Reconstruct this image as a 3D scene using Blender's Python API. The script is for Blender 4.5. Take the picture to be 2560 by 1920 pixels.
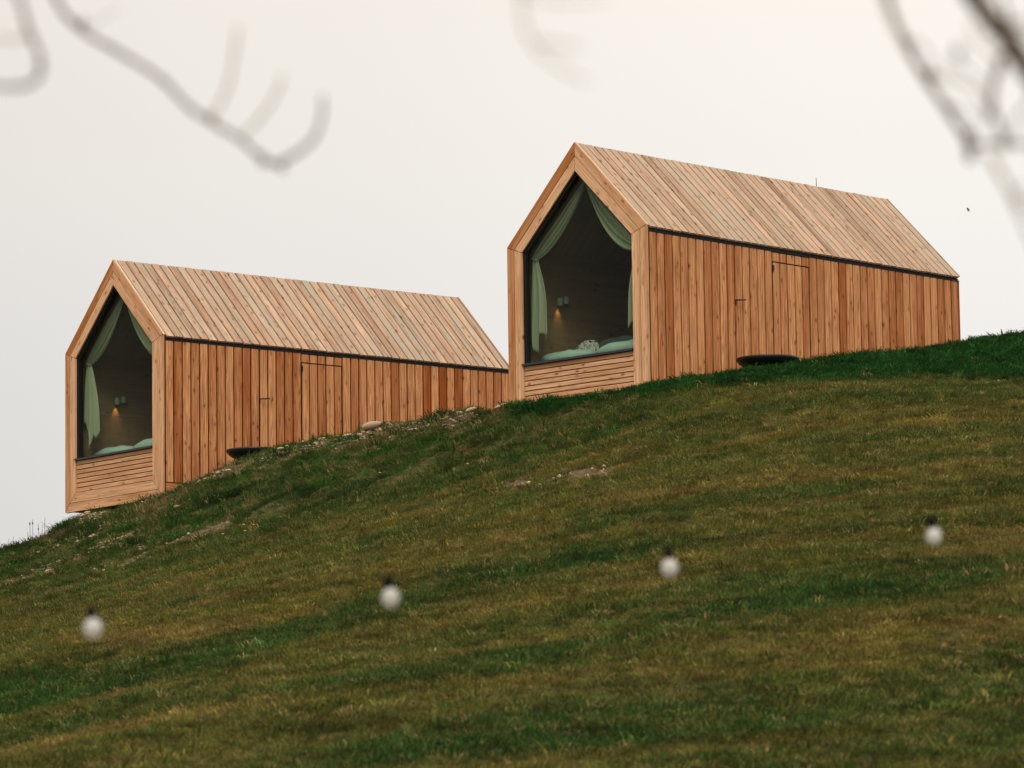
import bpy, math, random
import numpy as np
from mathutils import Matrix, Vector

for o in list(bpy.data.objects):
    bpy.data.objects.remove(o)
scene = bpy.context.scene
col = scene.collection

# ---------------------------------------------------------------- camera
cam_d = bpy.data.cameras.new('camera')
cam = bpy.data.objects.new('camera', cam_d)
col.objects.link(cam)
p_, r_ = math.radians(7.5964), math.radians(-0.7974)
fw = Vector((0, math.cos(p_), math.sin(p_)))
r0 = Vector((1, 0, 0))
u0 = Vector((0, -math.sin(p_), math.cos(p_)))
rt = r0 * math.cos(r_) + u0 * math.sin(r_)
up = r0 * -math.sin(r_) + u0 * math.cos(r_)
cam.matrix_world = Matrix(((rt.x, up.x, -fw.x, 0), (rt.y, up.y, -fw.y, 0), (rt.z, up.z, -fw.z, 0), (0, 0, 0, 1)))
cam_d.sensor_width = 36
cam_d.lens = 36 * 11000 / 2560
cam_d.clip_start = .1
cam_d.clip_end = 6000
cam_d.dof.use_dof = True
cam_d.dof.focus_distance = 64.5
cam_d.dof.aperture_fstop = 4.4
scene.camera = cam

# ---------------------------------------------------------------- sky: overcast, a thin Nishita tint under a cloud deck
SUN_EL, SUN_AZ = math.radians(47), math.radians(186)   # azimuth measured clockwise from +y: the sun stands behind the camera
world = bpy.data.worlds.new('World')
scene.world = world
world.use_nodes = True
nt = world.node_tree
N, L = nt.nodes, nt.links
N.clear()
out = N.new('ShaderNodeOutputWorld')
bg = N.new('ShaderNodeBackground')
bg.inputs['Strength'].default_value = 0.1
sky = N.new('ShaderNodeTexSky')
sky.sky_type = 'NISHITA'
sky.sun_disc = False
sky.sun_elevation = SUN_EL
sky.sun_rotation = SUN_AZ
tc = N.new('ShaderNodeTexCoord')
sep = N.new('ShaderNodeSeparateXYZ')
L.new(tc.outputs['Generated'], sep.inputs[0])
el = N.new('ShaderNodeMapRange')            # cloud deck brighter towards the zenith, as an overcast sky is
el.inputs['From Min'].default_value = 0.0
el.inputs['From Max'].default_value = 1.0
el.inputs['To Min'].default_value = 6.8
el.inputs['To Max'].default_value = 17.5
L.new(sep.outputs['Z'], el.inputs['Value'])
side = N.new('ShaderNodeMapRange')          # the deck is thinner on the right-hand half of the sky
side.interpolation_type = 'SMOOTHSTEP'
side.inputs['From Min'].default_value = -0.22
side.inputs['From Max'].default_value = 0.14
side.inputs['To Min'].default_value = 0.88
side.inputs['To Max'].default_value = 1.03
L.new(sep.outputs['X'], side.inputs['Value'])
nz = N.new('ShaderNodeTexNoise')
nz.inputs['Scale'].default_value = 5
nz.inputs['Detail'].default_value = 2
L.new(tc.outputs['Generated'], nz.inputs['Vector'])
nzr = N.new('ShaderNodeMapRange')
nzr.inputs['From Min'].default_value = .3
nzr.inputs['From Max'].default_value = .7
nzr.inputs['To Min'].default_value = .96
nzr.inputs['To Max'].default_value = 1.04
L.new(nz.outputs['Fac'], nzr.inputs['Value'])
m1 = N.new('ShaderNodeMath'); m1.operation = 'MULTIPLY'
m2 = N.new('ShaderNodeMath'); m2.operation = 'MULTIPLY'
L.new(el.outputs[0], m1.inputs[0]); L.new(side.outputs[0], m1.inputs[1])
L.new(m1.outputs[0], m2.inputs[0]); L.new(nzr.outputs[0], m2.inputs[1])
warm = N.new('ShaderNodeMapRange')          # faintly warmer higher up
warm.interpolation_type = 'SMOOTHSTEP'
warm.inputs['From Min'].default_value = 0.10
warm.inputs['From Max'].default_value = 0.26
L.new(sep.outputs['Z'], warm.inputs['Value'])
tint = N.new('ShaderNodeMix'); tint.data_type = 'RGBA'
tint.inputs['A'].default_value = (1.022, .996, .965, 1)
tint.inputs['B'].default_value = (1.06, 0.99, 0.895, 1)
L.new(warm.outputs[0], tint.inputs['Factor'])
mul = N.new('ShaderNodeVectorMath'); mul.operation = 'SCALE'
L.new(tint.outputs['Result'], mul.inputs[0]); L.new(m2.outputs[0], mul.inputs['Scale'])
mx = N.new('ShaderNodeMix'); mx.data_type = 'RGBA'
mx.inputs['Factor'].default_value = 0.97
L.new(sky.outputs[0], mx.inputs['A']); L.new(mul.outputs[0], mx.inputs['B'])
L.new(mx.outputs['Result'], bg.inputs['Color'])
L.new(bg.outputs[0], out.inputs['Surface'])

sun_d = bpy.data.lights.new('sun', 'SUN')
sun_d.energy = 1.5
sun_d.angle = math.radians(22)
sun_d.color = (1.0, .95, .88)
sun = bpy.data.objects.new('sun', sun_d)
col.objects.link(sun)
sv = Vector((math.sin(SUN_AZ) * math.cos(SUN_EL), math.cos(SUN_AZ) * math.cos(SUN_EL), math.sin(SUN_EL)))
sun.rotation_euler = sv.to_track_quat('Z', 'Y').to_euler()

scene.view_settings.view_transform = 'Standard'
scene.view_settings.look = 'None'
scene.view_settings.exposure = 0.0
scene.view_settings.gamma = 1.0
scene.view_settings.use_curve_mapping = False
scene.render.engine = 'CYCLES'

# ---------------------------------------------------------------- measured positions (metres, camera at the origin)
CTRL = [[-16.969,67.0,2.995],[-16.466,65.02,2.831],[-15.962,63.04,2.666],[-15.444,61.0,2.497],[-13.158,52.0,1.761],[-10.491,41.5,0.902],[-7.824,31.0,0.044],[-17.263,68.163,2.731],[-17.828,70.393,2.225],[-19.178,75.725,1.015],[-24.334,96.082,-3.605],[-12.309,68.0,4.946],[-11.937,65.954,4.641],[-11.565,63.908,4.335],[-11.181,61.8,4.02],[-9.477,52.4,3.049],[-7.489,41.433,1.917],[-5.5,30.467,0.785],[-12.523,69.181,4.682],[-12.932,71.444,4.176],[-13.912,76.856,2.966],[-17.652,97.52,-1.654],[-9.921,68.571,5.883],[-9.616,66.469,5.525],[-9.31,64.366,5.168],[-8.996,62.2,4.799],[-7.606,52.6,3.704],[-5.984,41.4,2.425],[-4.362,30.2,1.147],[-10.093,69.759,5.619],[-10.422,72.035,5.113],[-11.21,77.479,3.903],[-14.216,98.262,-0.717],[-8.097,69.0,6.566],[-7.845,66.855,6.179],[-7.593,64.71,5.791],[-7.333,62.5,5.392],[-6.189,52.75,4.199],[-4.853,41.375,2.807],[-3.518,30.0,1.415],[-8.237,70.192,6.302],[-8.505,72.476,5.796],[-9.146,77.939,4.586],[-11.593,98.796,-0.034],[-7.416,70.0,7.036],[-7.139,67.388,6.523],[-6.862,64.775,6.011],[-6.577,62.083,5.483],[-5.553,52.414,4.259],[-4.357,41.134,2.832],[-3.162,29.854,1.404],[-7.542,71.193,6.792],[-7.784,73.481,6.324],[-8.364,78.95,5.206],[-10.576,99.833,0.936],[-6.584,70.0,7.305],[-6.325,67.245,6.734],[-6.067,64.489,6.164],[-5.8,61.65,5.577],[-4.899,52.065,4.321],[-3.848,40.883,2.856],[-2.796,29.701,1.392],[-6.696,71.195,7.081],[-6.912,73.485,6.654],[-7.427,78.96,5.631],[-9.393,99.868,1.725],[-5.532,68.7,7.464],[-5.337,66.267,6.899],[-5.142,63.835,6.334],[-4.941,61.328,5.752],[-4.174,51.788,4.44],[-3.279,40.658,2.909],[-2.384,29.528,1.378],[-5.628,69.896,7.372],[-5.812,72.189,7.195],[-6.254,77.671,6.771],[-7.939,98.603,5.154],[-4.805,68.3,7.669],[-4.64,65.938,7.087],[-4.476,63.577,6.506],[-4.306,61.143,5.907],[-3.638,51.62,4.545],[-2.857,40.509,2.957],[-2.077,29.398,1.368],[-4.889,69.497,7.699],[-5.051,71.791,7.749],[-5.437,77.278,7.919],[-6.91,98.226,7.169],[-3.686,68.0,8.093],[-3.558,65.601,7.444],[-3.431,63.202,6.795],[-3.3,60.73,6.127],[-2.789,51.268,4.695],[-2.193,40.23,3.023],[-1.597,29.191,1.352],[-3.751,69.198,8.123],[-3.875,71.495,8.173],[-4.173,76.987,8.343],[-5.31,97.956,7.593],[-2.255,67.0,8.217],[-2.181,64.709,7.61],[-2.108,62.418,7.002],[-2.032,60.058,6.376],[-1.721,50.719,4.862],[-1.358,39.824,3.097],[-0.995,28.929,1.332],[-2.296,68.199,8.247],[-2.373,70.498,8.297],[-2.558,75.995,8.467],[-3.265,96.983,7.717],[-0.77,65.2,8.274],[-0.751,63.246,7.733],[-0.731,61.292,7.191],[-0.712,59.279,6.634],[-0.608,50.09,5.037],[-0.488,39.37,3.173],[-0.367,28.65,1.31],[-0.784,66.4,8.304],[-0.811,68.7,8.354],[-0.876,74.199,8.524],[-1.124,95.198,7.774],[-0.057,63.6,8.077],[-0.059,62.007,7.643],[-0.061,60.414,7.208],[-0.063,58.773,6.761],[-0.062,49.694,5.123],[-0.06,39.102,3.211],[-0.058,28.511,1.3],[-0.058,64.8,8.107],[-0.06,67.1,8.157],[-0.065,72.6,8.327],[-0.084,93.6,7.577],[0.794,62.0,8.002],[0.774,60.726,7.644],[0.754,59.452,7.286],[0.734,58.14,6.917],[0.611,49.199,5.228],[0.468,38.767,3.257],[0.325,28.336,1.286],[0.809,63.2,8.032],[0.839,65.5,8.082],[0.909,70.999,8.252],[1.178,91.998,7.502],[1.698,60.9,8.013],[1.664,59.81,7.698],[1.63,58.721,7.382],[1.595,57.598,7.057],[1.339,48.762,5.321],[1.04,38.453,3.297],[0.741,28.144,1.272],[1.732,62.1,8.043],[1.796,64.399,8.093],[1.949,69.897,8.263],[2.535,90.888,7.513],[3.145,61.6,8.289],[3.064,60.08,7.939],[2.983,58.56,7.59],[2.899,56.994,7.229],[2.44,48.25,5.435],[1.905,38.049,3.343],[1.37,27.848,1.25],[3.207,62.798,8.319],[3.324,65.095,8.369],[3.604,70.588,8.539],[4.675,91.561,7.789],[4.113,62.6,8.559],[3.979,60.624,8.155],[3.846,58.648,7.752],[3.708,56.612,7.336],[3.123,47.927,5.506],[2.441,37.795,3.371],[1.759,27.662,1.236],[4.191,63.797,8.589],[4.342,66.092,8.639],[4.703,71.581,8.809],[6.08,92.535,8.059],[5.219,63.8,8.813],[5.027,61.514,8.35],[4.836,59.228,7.887],[4.638,56.873,7.41],[3.901,48.048,5.553],[3.042,37.753,3.387],[2.182,27.457,1.22],[5.316,64.996,8.843],[5.504,67.288,8.893],[5.952,72.77,9.063],[7.664,93.7,8.313],[6.761,65.6,9.231],[6.471,62.843,8.662],[6.181,60.085,8.093],[5.882,57.244,7.507],[4.936,48.227,5.615],[3.833,37.707,3.408],[2.729,27.186,1.201],[6.884,66.794,9.261],[7.12,69.082,9.311],[7.684,74.553,9.481],[9.837,95.442,8.731],[7.839,66.6,9.448],[7.479,63.597,8.829],[7.119,60.594,8.211],[6.748,57.5,7.574],[5.653,48.35,5.658],[4.376,37.675,3.422],[3.1,27.0,1.187],[7.979,67.792,9.478],[8.248,70.076,9.528],[8.891,75.538,9.698],[11.346,96.394,8.948],[10.858,68.622,9.976],[10.331,65.35,9.263],[9.804,62.078,8.55],[9.261,58.707,7.816],[7.723,49.115,5.819],[5.929,37.923,3.49],[4.134,26.732,1.16],[11.046,69.807,10.006],[11.405,72.079,10.056],[12.265,77.511,10.226],[15.547,98.253,9.476],[15.232,71.333,10.673],[14.445,67.71,9.841],[13.658,64.087,9.009],[12.847,60.354,8.152],[10.646,50.157,6.044],[8.079,38.262,3.584],[5.511,26.366,1.125],[15.483,72.507,10.703],[15.963,74.756,10.753],[17.112,80.135,10.923],[21.497,100.672,10.173],[19.896,74.0,11.344],[18.814,70.04,10.403],[17.732,66.08,9.463],[16.617,62.0,8.495],[13.686,51.2,6.273],[10.267,38.6,3.681],[6.847,26.0,1.089],[20.208,75.159,11.374],[20.805,77.38,11.424],[22.233,82.691,11.594],[27.686,102.971,10.844],[-6.0,12.0,-0.67],[-6.0,0.0,-1.71],[-6.0,-25.0,-3.5],[0.0,12.0,-0.55],[0.0,0.0,-1.65],[0.0,-25.0,-3.5],[6.0,12.0,-0.43],[6.0,0.0,-1.59],[6.0,-25.0,-3.5]]
ZONES = {"lush":[[-0.04,63.6],[1.26,61.6],[2.56,61.2],[3.92,62.11],[5.24,62.05],[6.47,62.92],[8.28,63.45]],"lush_edge":[[-0.9,63.2],[-0.01,61.7],[0.79,60.5],[1.94,59.5],[3.07,59.39],[4.15,58.37],[5.32,58.78],[6.8,57.93],[8.6,57.91]],"break":[[-8.55,63.06],[-7.33,62.5],[-5.7,61.48],[-4.62,61.26],[-3.24,60.62],[-2.12,60.26],[-1.0,59.43],[0.09,58.63],[1.17,58.29],[1.99,58.81]],"gravel":[[-4.63,68.06],[-3.95,67.22],[-3.44,66.81],[-2.94,66.52],[-2.32,66.25],[-1.69,65.35],[-1.07,64.58],[-0.48,64.88],[-0.11,63.6]],"gravel_left":[[-7.89,68.8],[-7.52,69.06],[-7.31,69.02],[-6.96,69.6],[-6.6,69.11]],"bandA":[[-5.41,39.96],[-4.72,40.23],[-3.94,39.72],[-3.13,39.51],[-2.38,40.3],[-1.6,40.92],[-1.09,41.42],[-0.33,41.76],[0.59,41.95]],"bandB":[[-4.27,36.42],[-3.19,35.48],[-1.82,33.93],[-0.58,33.47],[0.67,34.65],[1.97,35.35],[4.29,36.91]],"bandC":[[-0.51,29.05],[0.56,29.59],[1.96,30.42],[3.62,31.33]],"bandD":[[1.32,35.11],[2.35,36.13],[3.49,36.05]],"dry":[[[-4.77,46.04],[-3.33,42.06],[-2.24,41.8]],[[-2.78,44.36],[-1.15,44.05],[0.06,44.46]],[[0.07,47.11],[1.75,45.9],[4.24,45.6]],[[-3.99,34.06],[-3.08,32.61],[-2.39,33.24]],[[2.4,32.54],[3.67,33.33]],[[0.04,38.72],[1.1,38.5]],[[2.5,52.84],[4.45,52.84],[6.17,52.64]],[[-3.73,53.33],[-1.88,53.54],[-0.68,55.2]]],"soil":[[[-0.14,54.93],[0.23,54.39]],[[0.44,53.84],[0.68,54.06],[1.24,52.6]],[[0.68,55.85],[0.88,55.6]],[[-6.88,64.67],[-6.25,65.51],[-5.67,65.68]],[[-5.49,62.3],[-4.94,62.57],[-4.14,62.55]],[[-7.31,63.79],[-6.82,64.07]],[[6.32,57.88],[6.59,57.93]],[[7.25,64.39],[7.49,64.45]],[[4.49,58.31],[4.84,58.03]]]}
ROCKS = [[-2.15,66.2,0.277],[-1.92,66.6,0.17],[-1.47,64.72,0.141],[-1.89,66.4,0.091],[-1.47,65.46,0.077],[-0.78,65.01,0.1],[-0.62,64.53,0.153],[-0.17,63.2,0.172],[-2.51,66.26,0.12],[-2.73,67.2,0.092],[-2.93,67.03,0.11],[-3.23,67.8,0.111],[-3.59,67.42,0.098],[-4.55,67.41,0.086],[-4.39,67.23,0.092],[-6.78,69.6,0.114],[-6.81,69.08,0.094],[-7.21,69.6,0.082],[-6.82,64.07,0.087]]
FLOWERS = [[-4.06,61.06],[-3.72,60.59],[-3.62,60.98],[-1.89,61.96],[-0.62,59.51],[-3.79,61.42]]
BULBS = [[-1.083,11.2,0.925,-1.077,11.2,0.879],[-0.344,11.85,1.05,-0.336,11.85,1.001],[0.44,12.55,1.185,0.444,12.55,1.135],[1.261,13.25,1.333,1.269,13.25,1.283]]
TWIGS = [["b",[[-0.773,6.9,1.827],[-0.747,6.9,1.649],[-0.721,6.9,1.551],[-0.68,6.9,1.501],[-0.619,6.9,1.463],[-0.555,6.9,1.421],[-0.511,6.9,1.375],[-0.473,6.9,1.348],[-0.428,6.9,1.32],[-0.393,6.9,1.289],[-0.371,6.9,1.278]],0.0048,0.0036],["b",[[-0.371,6.9,1.278],[-0.339,6.9,1.295],[-0.31,6.9,1.32],[-0.297,6.9,1.356],[-0.296,6.9,1.389]],0.004,0.0028],["s",[[-0.452,6.6,1.293],[-0.43,6.6,1.339],[-0.419,6.6,1.386],[-0.412,6.6,1.436]],0.0024,0.0022],["s",[[-0.409,6.6,1.264],[-0.376,6.6,1.298],[-0.354,6.6,1.332],[-0.343,6.6,1.36]],0.0024,0.0022],["b",[[-0.776,6.3,1.669],[-0.747,6.3,1.507],[-0.712,6.3,1.417],[-0.698,6.3,1.369],[-0.682,6.3,1.333],[-0.682,6.3,1.306],[-0.7,6.3,1.29],[-0.74,6.3,1.288],[-0.775,6.3,1.298]],0.0042,0.0036],["s",[[-0.687,6.2,1.347],[-0.706,6.2,1.335],[-0.729,6.2,1.339],[-0.763,6.2,1.33]],0.002,0.0016],["b",[[-0.68,6.9,1.501],[-0.645,6.9,1.52],[-0.619,6.9,1.536]],0.001,0.0006],["s",[[0.023,5.1,1.342],[0.015,5.1,1.211],[0.017,5.1,1.138],[0.022,5.1,1.104],[0.036,5.1,1.078],[0.062,5.1,1.056],[0.095,5.1,1.038]],0.0026,0.0012],["s",[[0.036,5.0,1.066],[0.061,5.0,1.063],[0.086,5.0,1.059]],0.0018,0.0012],["s",[[0.017,5.0,1.125],[0.062,5.0,1.113],[0.118,5.0,1.117]],0.0014,0.0008],["b",[[0.543,5.6,1.466],[0.575,5.6,1.322],[0.61,5.6,1.242],[0.64,5.6,1.201],[0.669,5.6,1.156],[0.719,5.6,1.081]],0.015,0.0125],["b",[[0.522,6.3,1.651],[0.537,6.3,1.518],[0.558,6.3,1.399],[0.58,6.3,1.336],[0.607,6.3,1.285],[0.64,6.3,1.234],[0.664,6.3,1.192],[0.672,6.3,1.159]],0.0064,0.0046],["s",[[0.412,4.8,1.102],[0.426,4.8,1.052],[0.445,4.8,1.011]],0.0024,0.0018],["b",[[0.693,5.8,1.192],[0.667,5.8,1.209],[0.654,5.8,1.181],[0.649,5.8,1.143],[0.659,5.8,1.11],[0.664,5.8,1.08]],0.005,0.0032],["b",[[0.65,6.1,1.144],[0.692,6.1,1.145],[0.748,6.1,1.143]],0.0034,0.003],["s",[[0.559,5.8,1.188],[0.601,5.8,1.174],[0.628,5.8,1.16],[0.647,5.8,1.121]],0.002,0.0014],["s",[[0.597,5.4,1.004],[0.619,5.4,0.963],[0.635,5.4,0.927],[0.658,5.4,0.871]],0.0036,0.0026],["s",[[0.62,5.8,1.253],[0.635,5.8,1.225],[0.656,5.8,1.203]],0.002,0.0014],["b",[[0.548,4.8,1.03],[0.566,4.8,1.036],[0.602,4.8,1.04]],0.003,0.002],["b",[[0.563,4.8,1.014],[0.574,4.8,1.007],[0.61,4.8,0.997]],0.003,0.002],["b",[[0.627,5.6,1.321],[0.641,5.6,1.252],[0.655,5.6,1.209],[0.678,5.6,1.19]],0.0032,0.002],["b",[[0.657,5.5,1.13],[0.666,5.5,1.094],[0.645,5.5,1.063],[0.637,5.5,1.037]],0.0026,0.0016],["b",[[0.57,5.6,1.094],[0.585,5.6,1.099],[0.605,5.6,1.083],[0.61,5.6,1.057]],0.002,0.0012],["b",[[0.506,5.5,1.166],[0.526,5.5,1.163],[0.548,5.5,1.132],[0.573,5.5,1.118]],0.0018,0.001],["b",[[0.604,5.4,1.069],[0.59,5.4,1.095],[0.566,5.4,1.116],[0.559,5.4,1.136]],0.0018,0.001],["b",[[0.558,4.7,0.833],[0.549,4.7,0.825],[0.562,4.7,0.811]],0.0025,0.002]]
BUDS = [[-0.694,6.3,1.36,0.006],[-0.683,6.3,1.318,0.006],[-0.679,6.9,1.512,0.006],[-0.391,6.9,1.286,0.0075],[-0.361,6.9,1.274,0.006],[-0.476,6.9,1.358,0.005],[0.669,6.3,1.195,0.009],[0.671,6.3,1.168,0.009],[0.646,5.8,1.135,0.009],[0.663,5.8,1.097,0.007],[0.616,6.3,1.285,0.008],[0.543,5.2,1.087,0.007],[0.661,5.8,1.192,0.007],[0.585,6.3,1.33,0.008],[0.642,6.3,1.234,0.008],[0.662,5.6,1.172,0.014]]
LIMB = [[-1.035,6.3,1.679],[-0.762,6.8,1.798],[-0.31,5.93,1.582],[0.023,5.1,1.345],[0.252,5.001,1.327],[0.409,4.93,1.292],[0.475,4.9,1.285],[0.782,5.114,1.345],[1.228,5.4,1.404]]
BIRD = [11.62,110.0,18.973]
BOWLR = [3.699,63.0,8.723]
BOWLL = [-4.105,69.5,8.267]
WEEDA = [[-10.166,92.0,9.149],[-10.124,92.0,9.149],[-10.023,92.0,9.173],[-9.897,92.0,9.23],[-10.208,92.0,9.141]]
WEEDB = [[-10.611,92.0,8.928],[-10.57,92.0,9.155],[-10.544,92.0,9.239],[-10.418,92.0,9.212],[-10.645,92.0,9.19],[-10.754,92.0,8.82],[-10.729,92.0,9.031]]
POSER = [0.9576,63.2709,7.9637,-0.7683]
POSEL = [-6.4573,70.6256,7.5283,-0.8809]

# ---------------------------------------------------------------- helpers
rnd = random.Random(7)
nrg = np.random.default_rng(11)

def tag(o, label=None, cat=None, group=None, kind=None):
    if label: o['label'] = label
    if cat: o['category'] = cat
    if group: o['group'] = group
    if kind: o['kind'] = kind
    return o

def empty(name, loc, rz=0):
    o = bpy.data.objects.new(name, None)
    o.location = loc
    o.rotation_euler.z = rz
    o.empty_display_size = .2
    col.objects.link(o)
    return o

class MB:
    def __init__(s):
        s.v, s.f, s.sm = [], [], False
    def quadbox(s, a, b):
        (x0, y0, z0), (x1, y1, z1) = a, b
        n = len(s.v)
        s.v += [(x0, y0, z0), (x1, y0, z0), (x1, y1, z0), (x0, y1, z0), (x0, y0, z1), (x1, y0, z1), (x1, y1, z1), (x0, y1, z1)]
        s.f += [tuple(n + i for i in q) for q in ((0, 3, 2, 1), (4, 5, 6, 7), (0, 1, 5, 4), (1, 2, 6, 5), (2, 3, 7, 6), (3, 0, 4, 7))]
        return s
    def prism(s, poly, a, b, axis=1):
        """polygon in the plane normal to axis, extruded from a to b along it"""
        n, k = len(s.v), len(poly)
        for t in (a, b):
            for (p, q) in poly:
                s.v.append({0: (t, p, q), 1: (p, t, q), 2: (p, q, t)}[axis])
        s.f.append(tuple(n + i for i in range(k)))
        s.f.append(tuple(n + k + i for i in reversed(range(k))))
        for i in range(k):
            j = (i + 1) % k
            s.f.append((n + i, n + k + i, n + k + j, n + j))
        return s
    def tube(s, pts, radii, seg=8, cap=True):
        pts = [Vector(p) for p in pts]
        n0 = len(s.v)
        ref = Vector((.31, .84, .44))
        for i, p in enumerate(pts):
            t = (pts[min(i + 1, len(pts) - 1)] - pts[max(i - 1, 0)]).normalized()
            a = t.cross(ref).normalized()
            b = t.cross(a)
            for k in range(seg):
                an = 2 * math.pi * k / seg
                s.v.append(tuple(p + (a * math.cos(an) + b * math.sin(an)) * radii[i]))
        for i in range(len(pts) - 1):
            for k in range(seg):
                j = (k + 1) % seg
                s.f.append((n0 + i * seg + k, n0 + i * seg + j, n0 + (i + 1) * seg + j, n0 + (i + 1) * seg + k))
        if cap:
            s.f.append(tuple(n0 + k for k in reversed(range(seg))))
            s.f.append(tuple(n0 + (len(pts) - 1) * seg + k for k in range(seg)))
        return s
    def lathe(s, prof, seg=32, c=(0, 0, 0), close=False):
        n0, m = len(s.v), len(prof)
        for (r, z) in prof:
            for k in range(seg):
                an = 2 * math.pi * k / seg
                s.v.append((c[0] + r * math.cos(an), c[1] + r * math.sin(an), c[2] + z))
        for i in range(m - 1):
            for k in range(seg):
                j = (k + 1) % seg
                s.f.append((n0 + i * seg + k, n0 + i * seg + j, n0 + (i + 1) * seg + j, n0 + (i + 1) * seg + k))
        return s
    def mesh(s, name, smooth=False):
        me = bpy.data.meshes.new(name)
        me.from_pydata(s.v, [], s.f)
        bm_fix(me)
        if smooth:
            me.polygons.foreach_set('use_smooth', [True] * len(me.polygons))
        return me
    def build(s, name, mat, parent=None, smooth=False):
        return obj(name, s.mesh(name, smooth), mat, parent)

def bm_fix(me):
    import bmesh
    bm = bmesh.new()
    bm.from_mesh(me)
    bmesh.ops.recalc_face_normals(bm, faces=bm.faces)
    bm.to_mesh(me)
    bm.free()
    me.update()

def obj(name, me, mat, parent=None):
    o = bpy.data.objects.new(name, me)
    if mat and not me.materials:
        me.materials.append(mat)
    if parent: o.parent = parent
    col.objects.link(o)
    return o

def smoothpath(pts, sub=5):
    """Catmull-Rom through the points"""
    P = [np.array(p, float) for p in pts]
    if len(P) < 3:
        return [tuple(P[0] + (P[-1] - P[0]) * t / sub) for t in range(sub + 1)]
    P = [2 * P[0] - P[1]] + P + [2 * P[-1] - P[-2]]
    o = []
    for i in range(1, len(P) - 2):
        for k in range(sub):
            t = k / sub
            o.append(tuple(.5 * ((2 * P[i]) + (-P[i-1] + P[i+1]) * t + (2*P[i-1] - 5*P[i] + 4*P[i+1] - P[i+2]) * t*t + (-P[i-1] + 3*P[i] - 3*P[i+1] + P[i+2]) * t**3)))
    o.append(tuple(P[-2]))
    return o

# ---------------------------------------------------------------- materials
def newmat(name):
    m = bpy.data.materials.new(name)
    m.use_nodes = True
    n = m.node_tree.nodes
    return m, n, m.node_tree.links, n['Principled BSDF']

def plain(name, c, rough=.6, metal=0, noise=.15, scale=8, spec=.4):
    m, n, l, b = newmat(name)
    t = n.new('ShaderNodeTexCoord')
    z = n.new('ShaderNodeTexNoise'); z.inputs['Scale'].default_value = scale; z.inputs['Detail'].default_value = 4
    l.new(t.outputs['Object'], z.inputs['Vector'])
    mr = n.new('ShaderNodeMapRange'); mr.inputs['From Min'].default_value = .25; mr.inputs['From Max'].default_value = .75
    mr.inputs['To Min'].default_value = 1 - noise; mr.inputs['To Max'].default_value = 1 + noise
    l.new(z.outputs['Fac'], mr.inputs['Value'])
    v = n.new('ShaderNodeVectorMath'); v.operation = 'SCALE'; v.inputs[0].default_value = c
    l.new(mr.outputs[0], v.inputs['Scale'])
    l.new(v.outputs[0], b.inputs['Base Color'])
    b.inputs['Roughness'].default_value = rough
    b.inputs['Metallic'].default_value = metal
    b.inputs['Specular IOR Level'].default_value = spec
    return m

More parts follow.
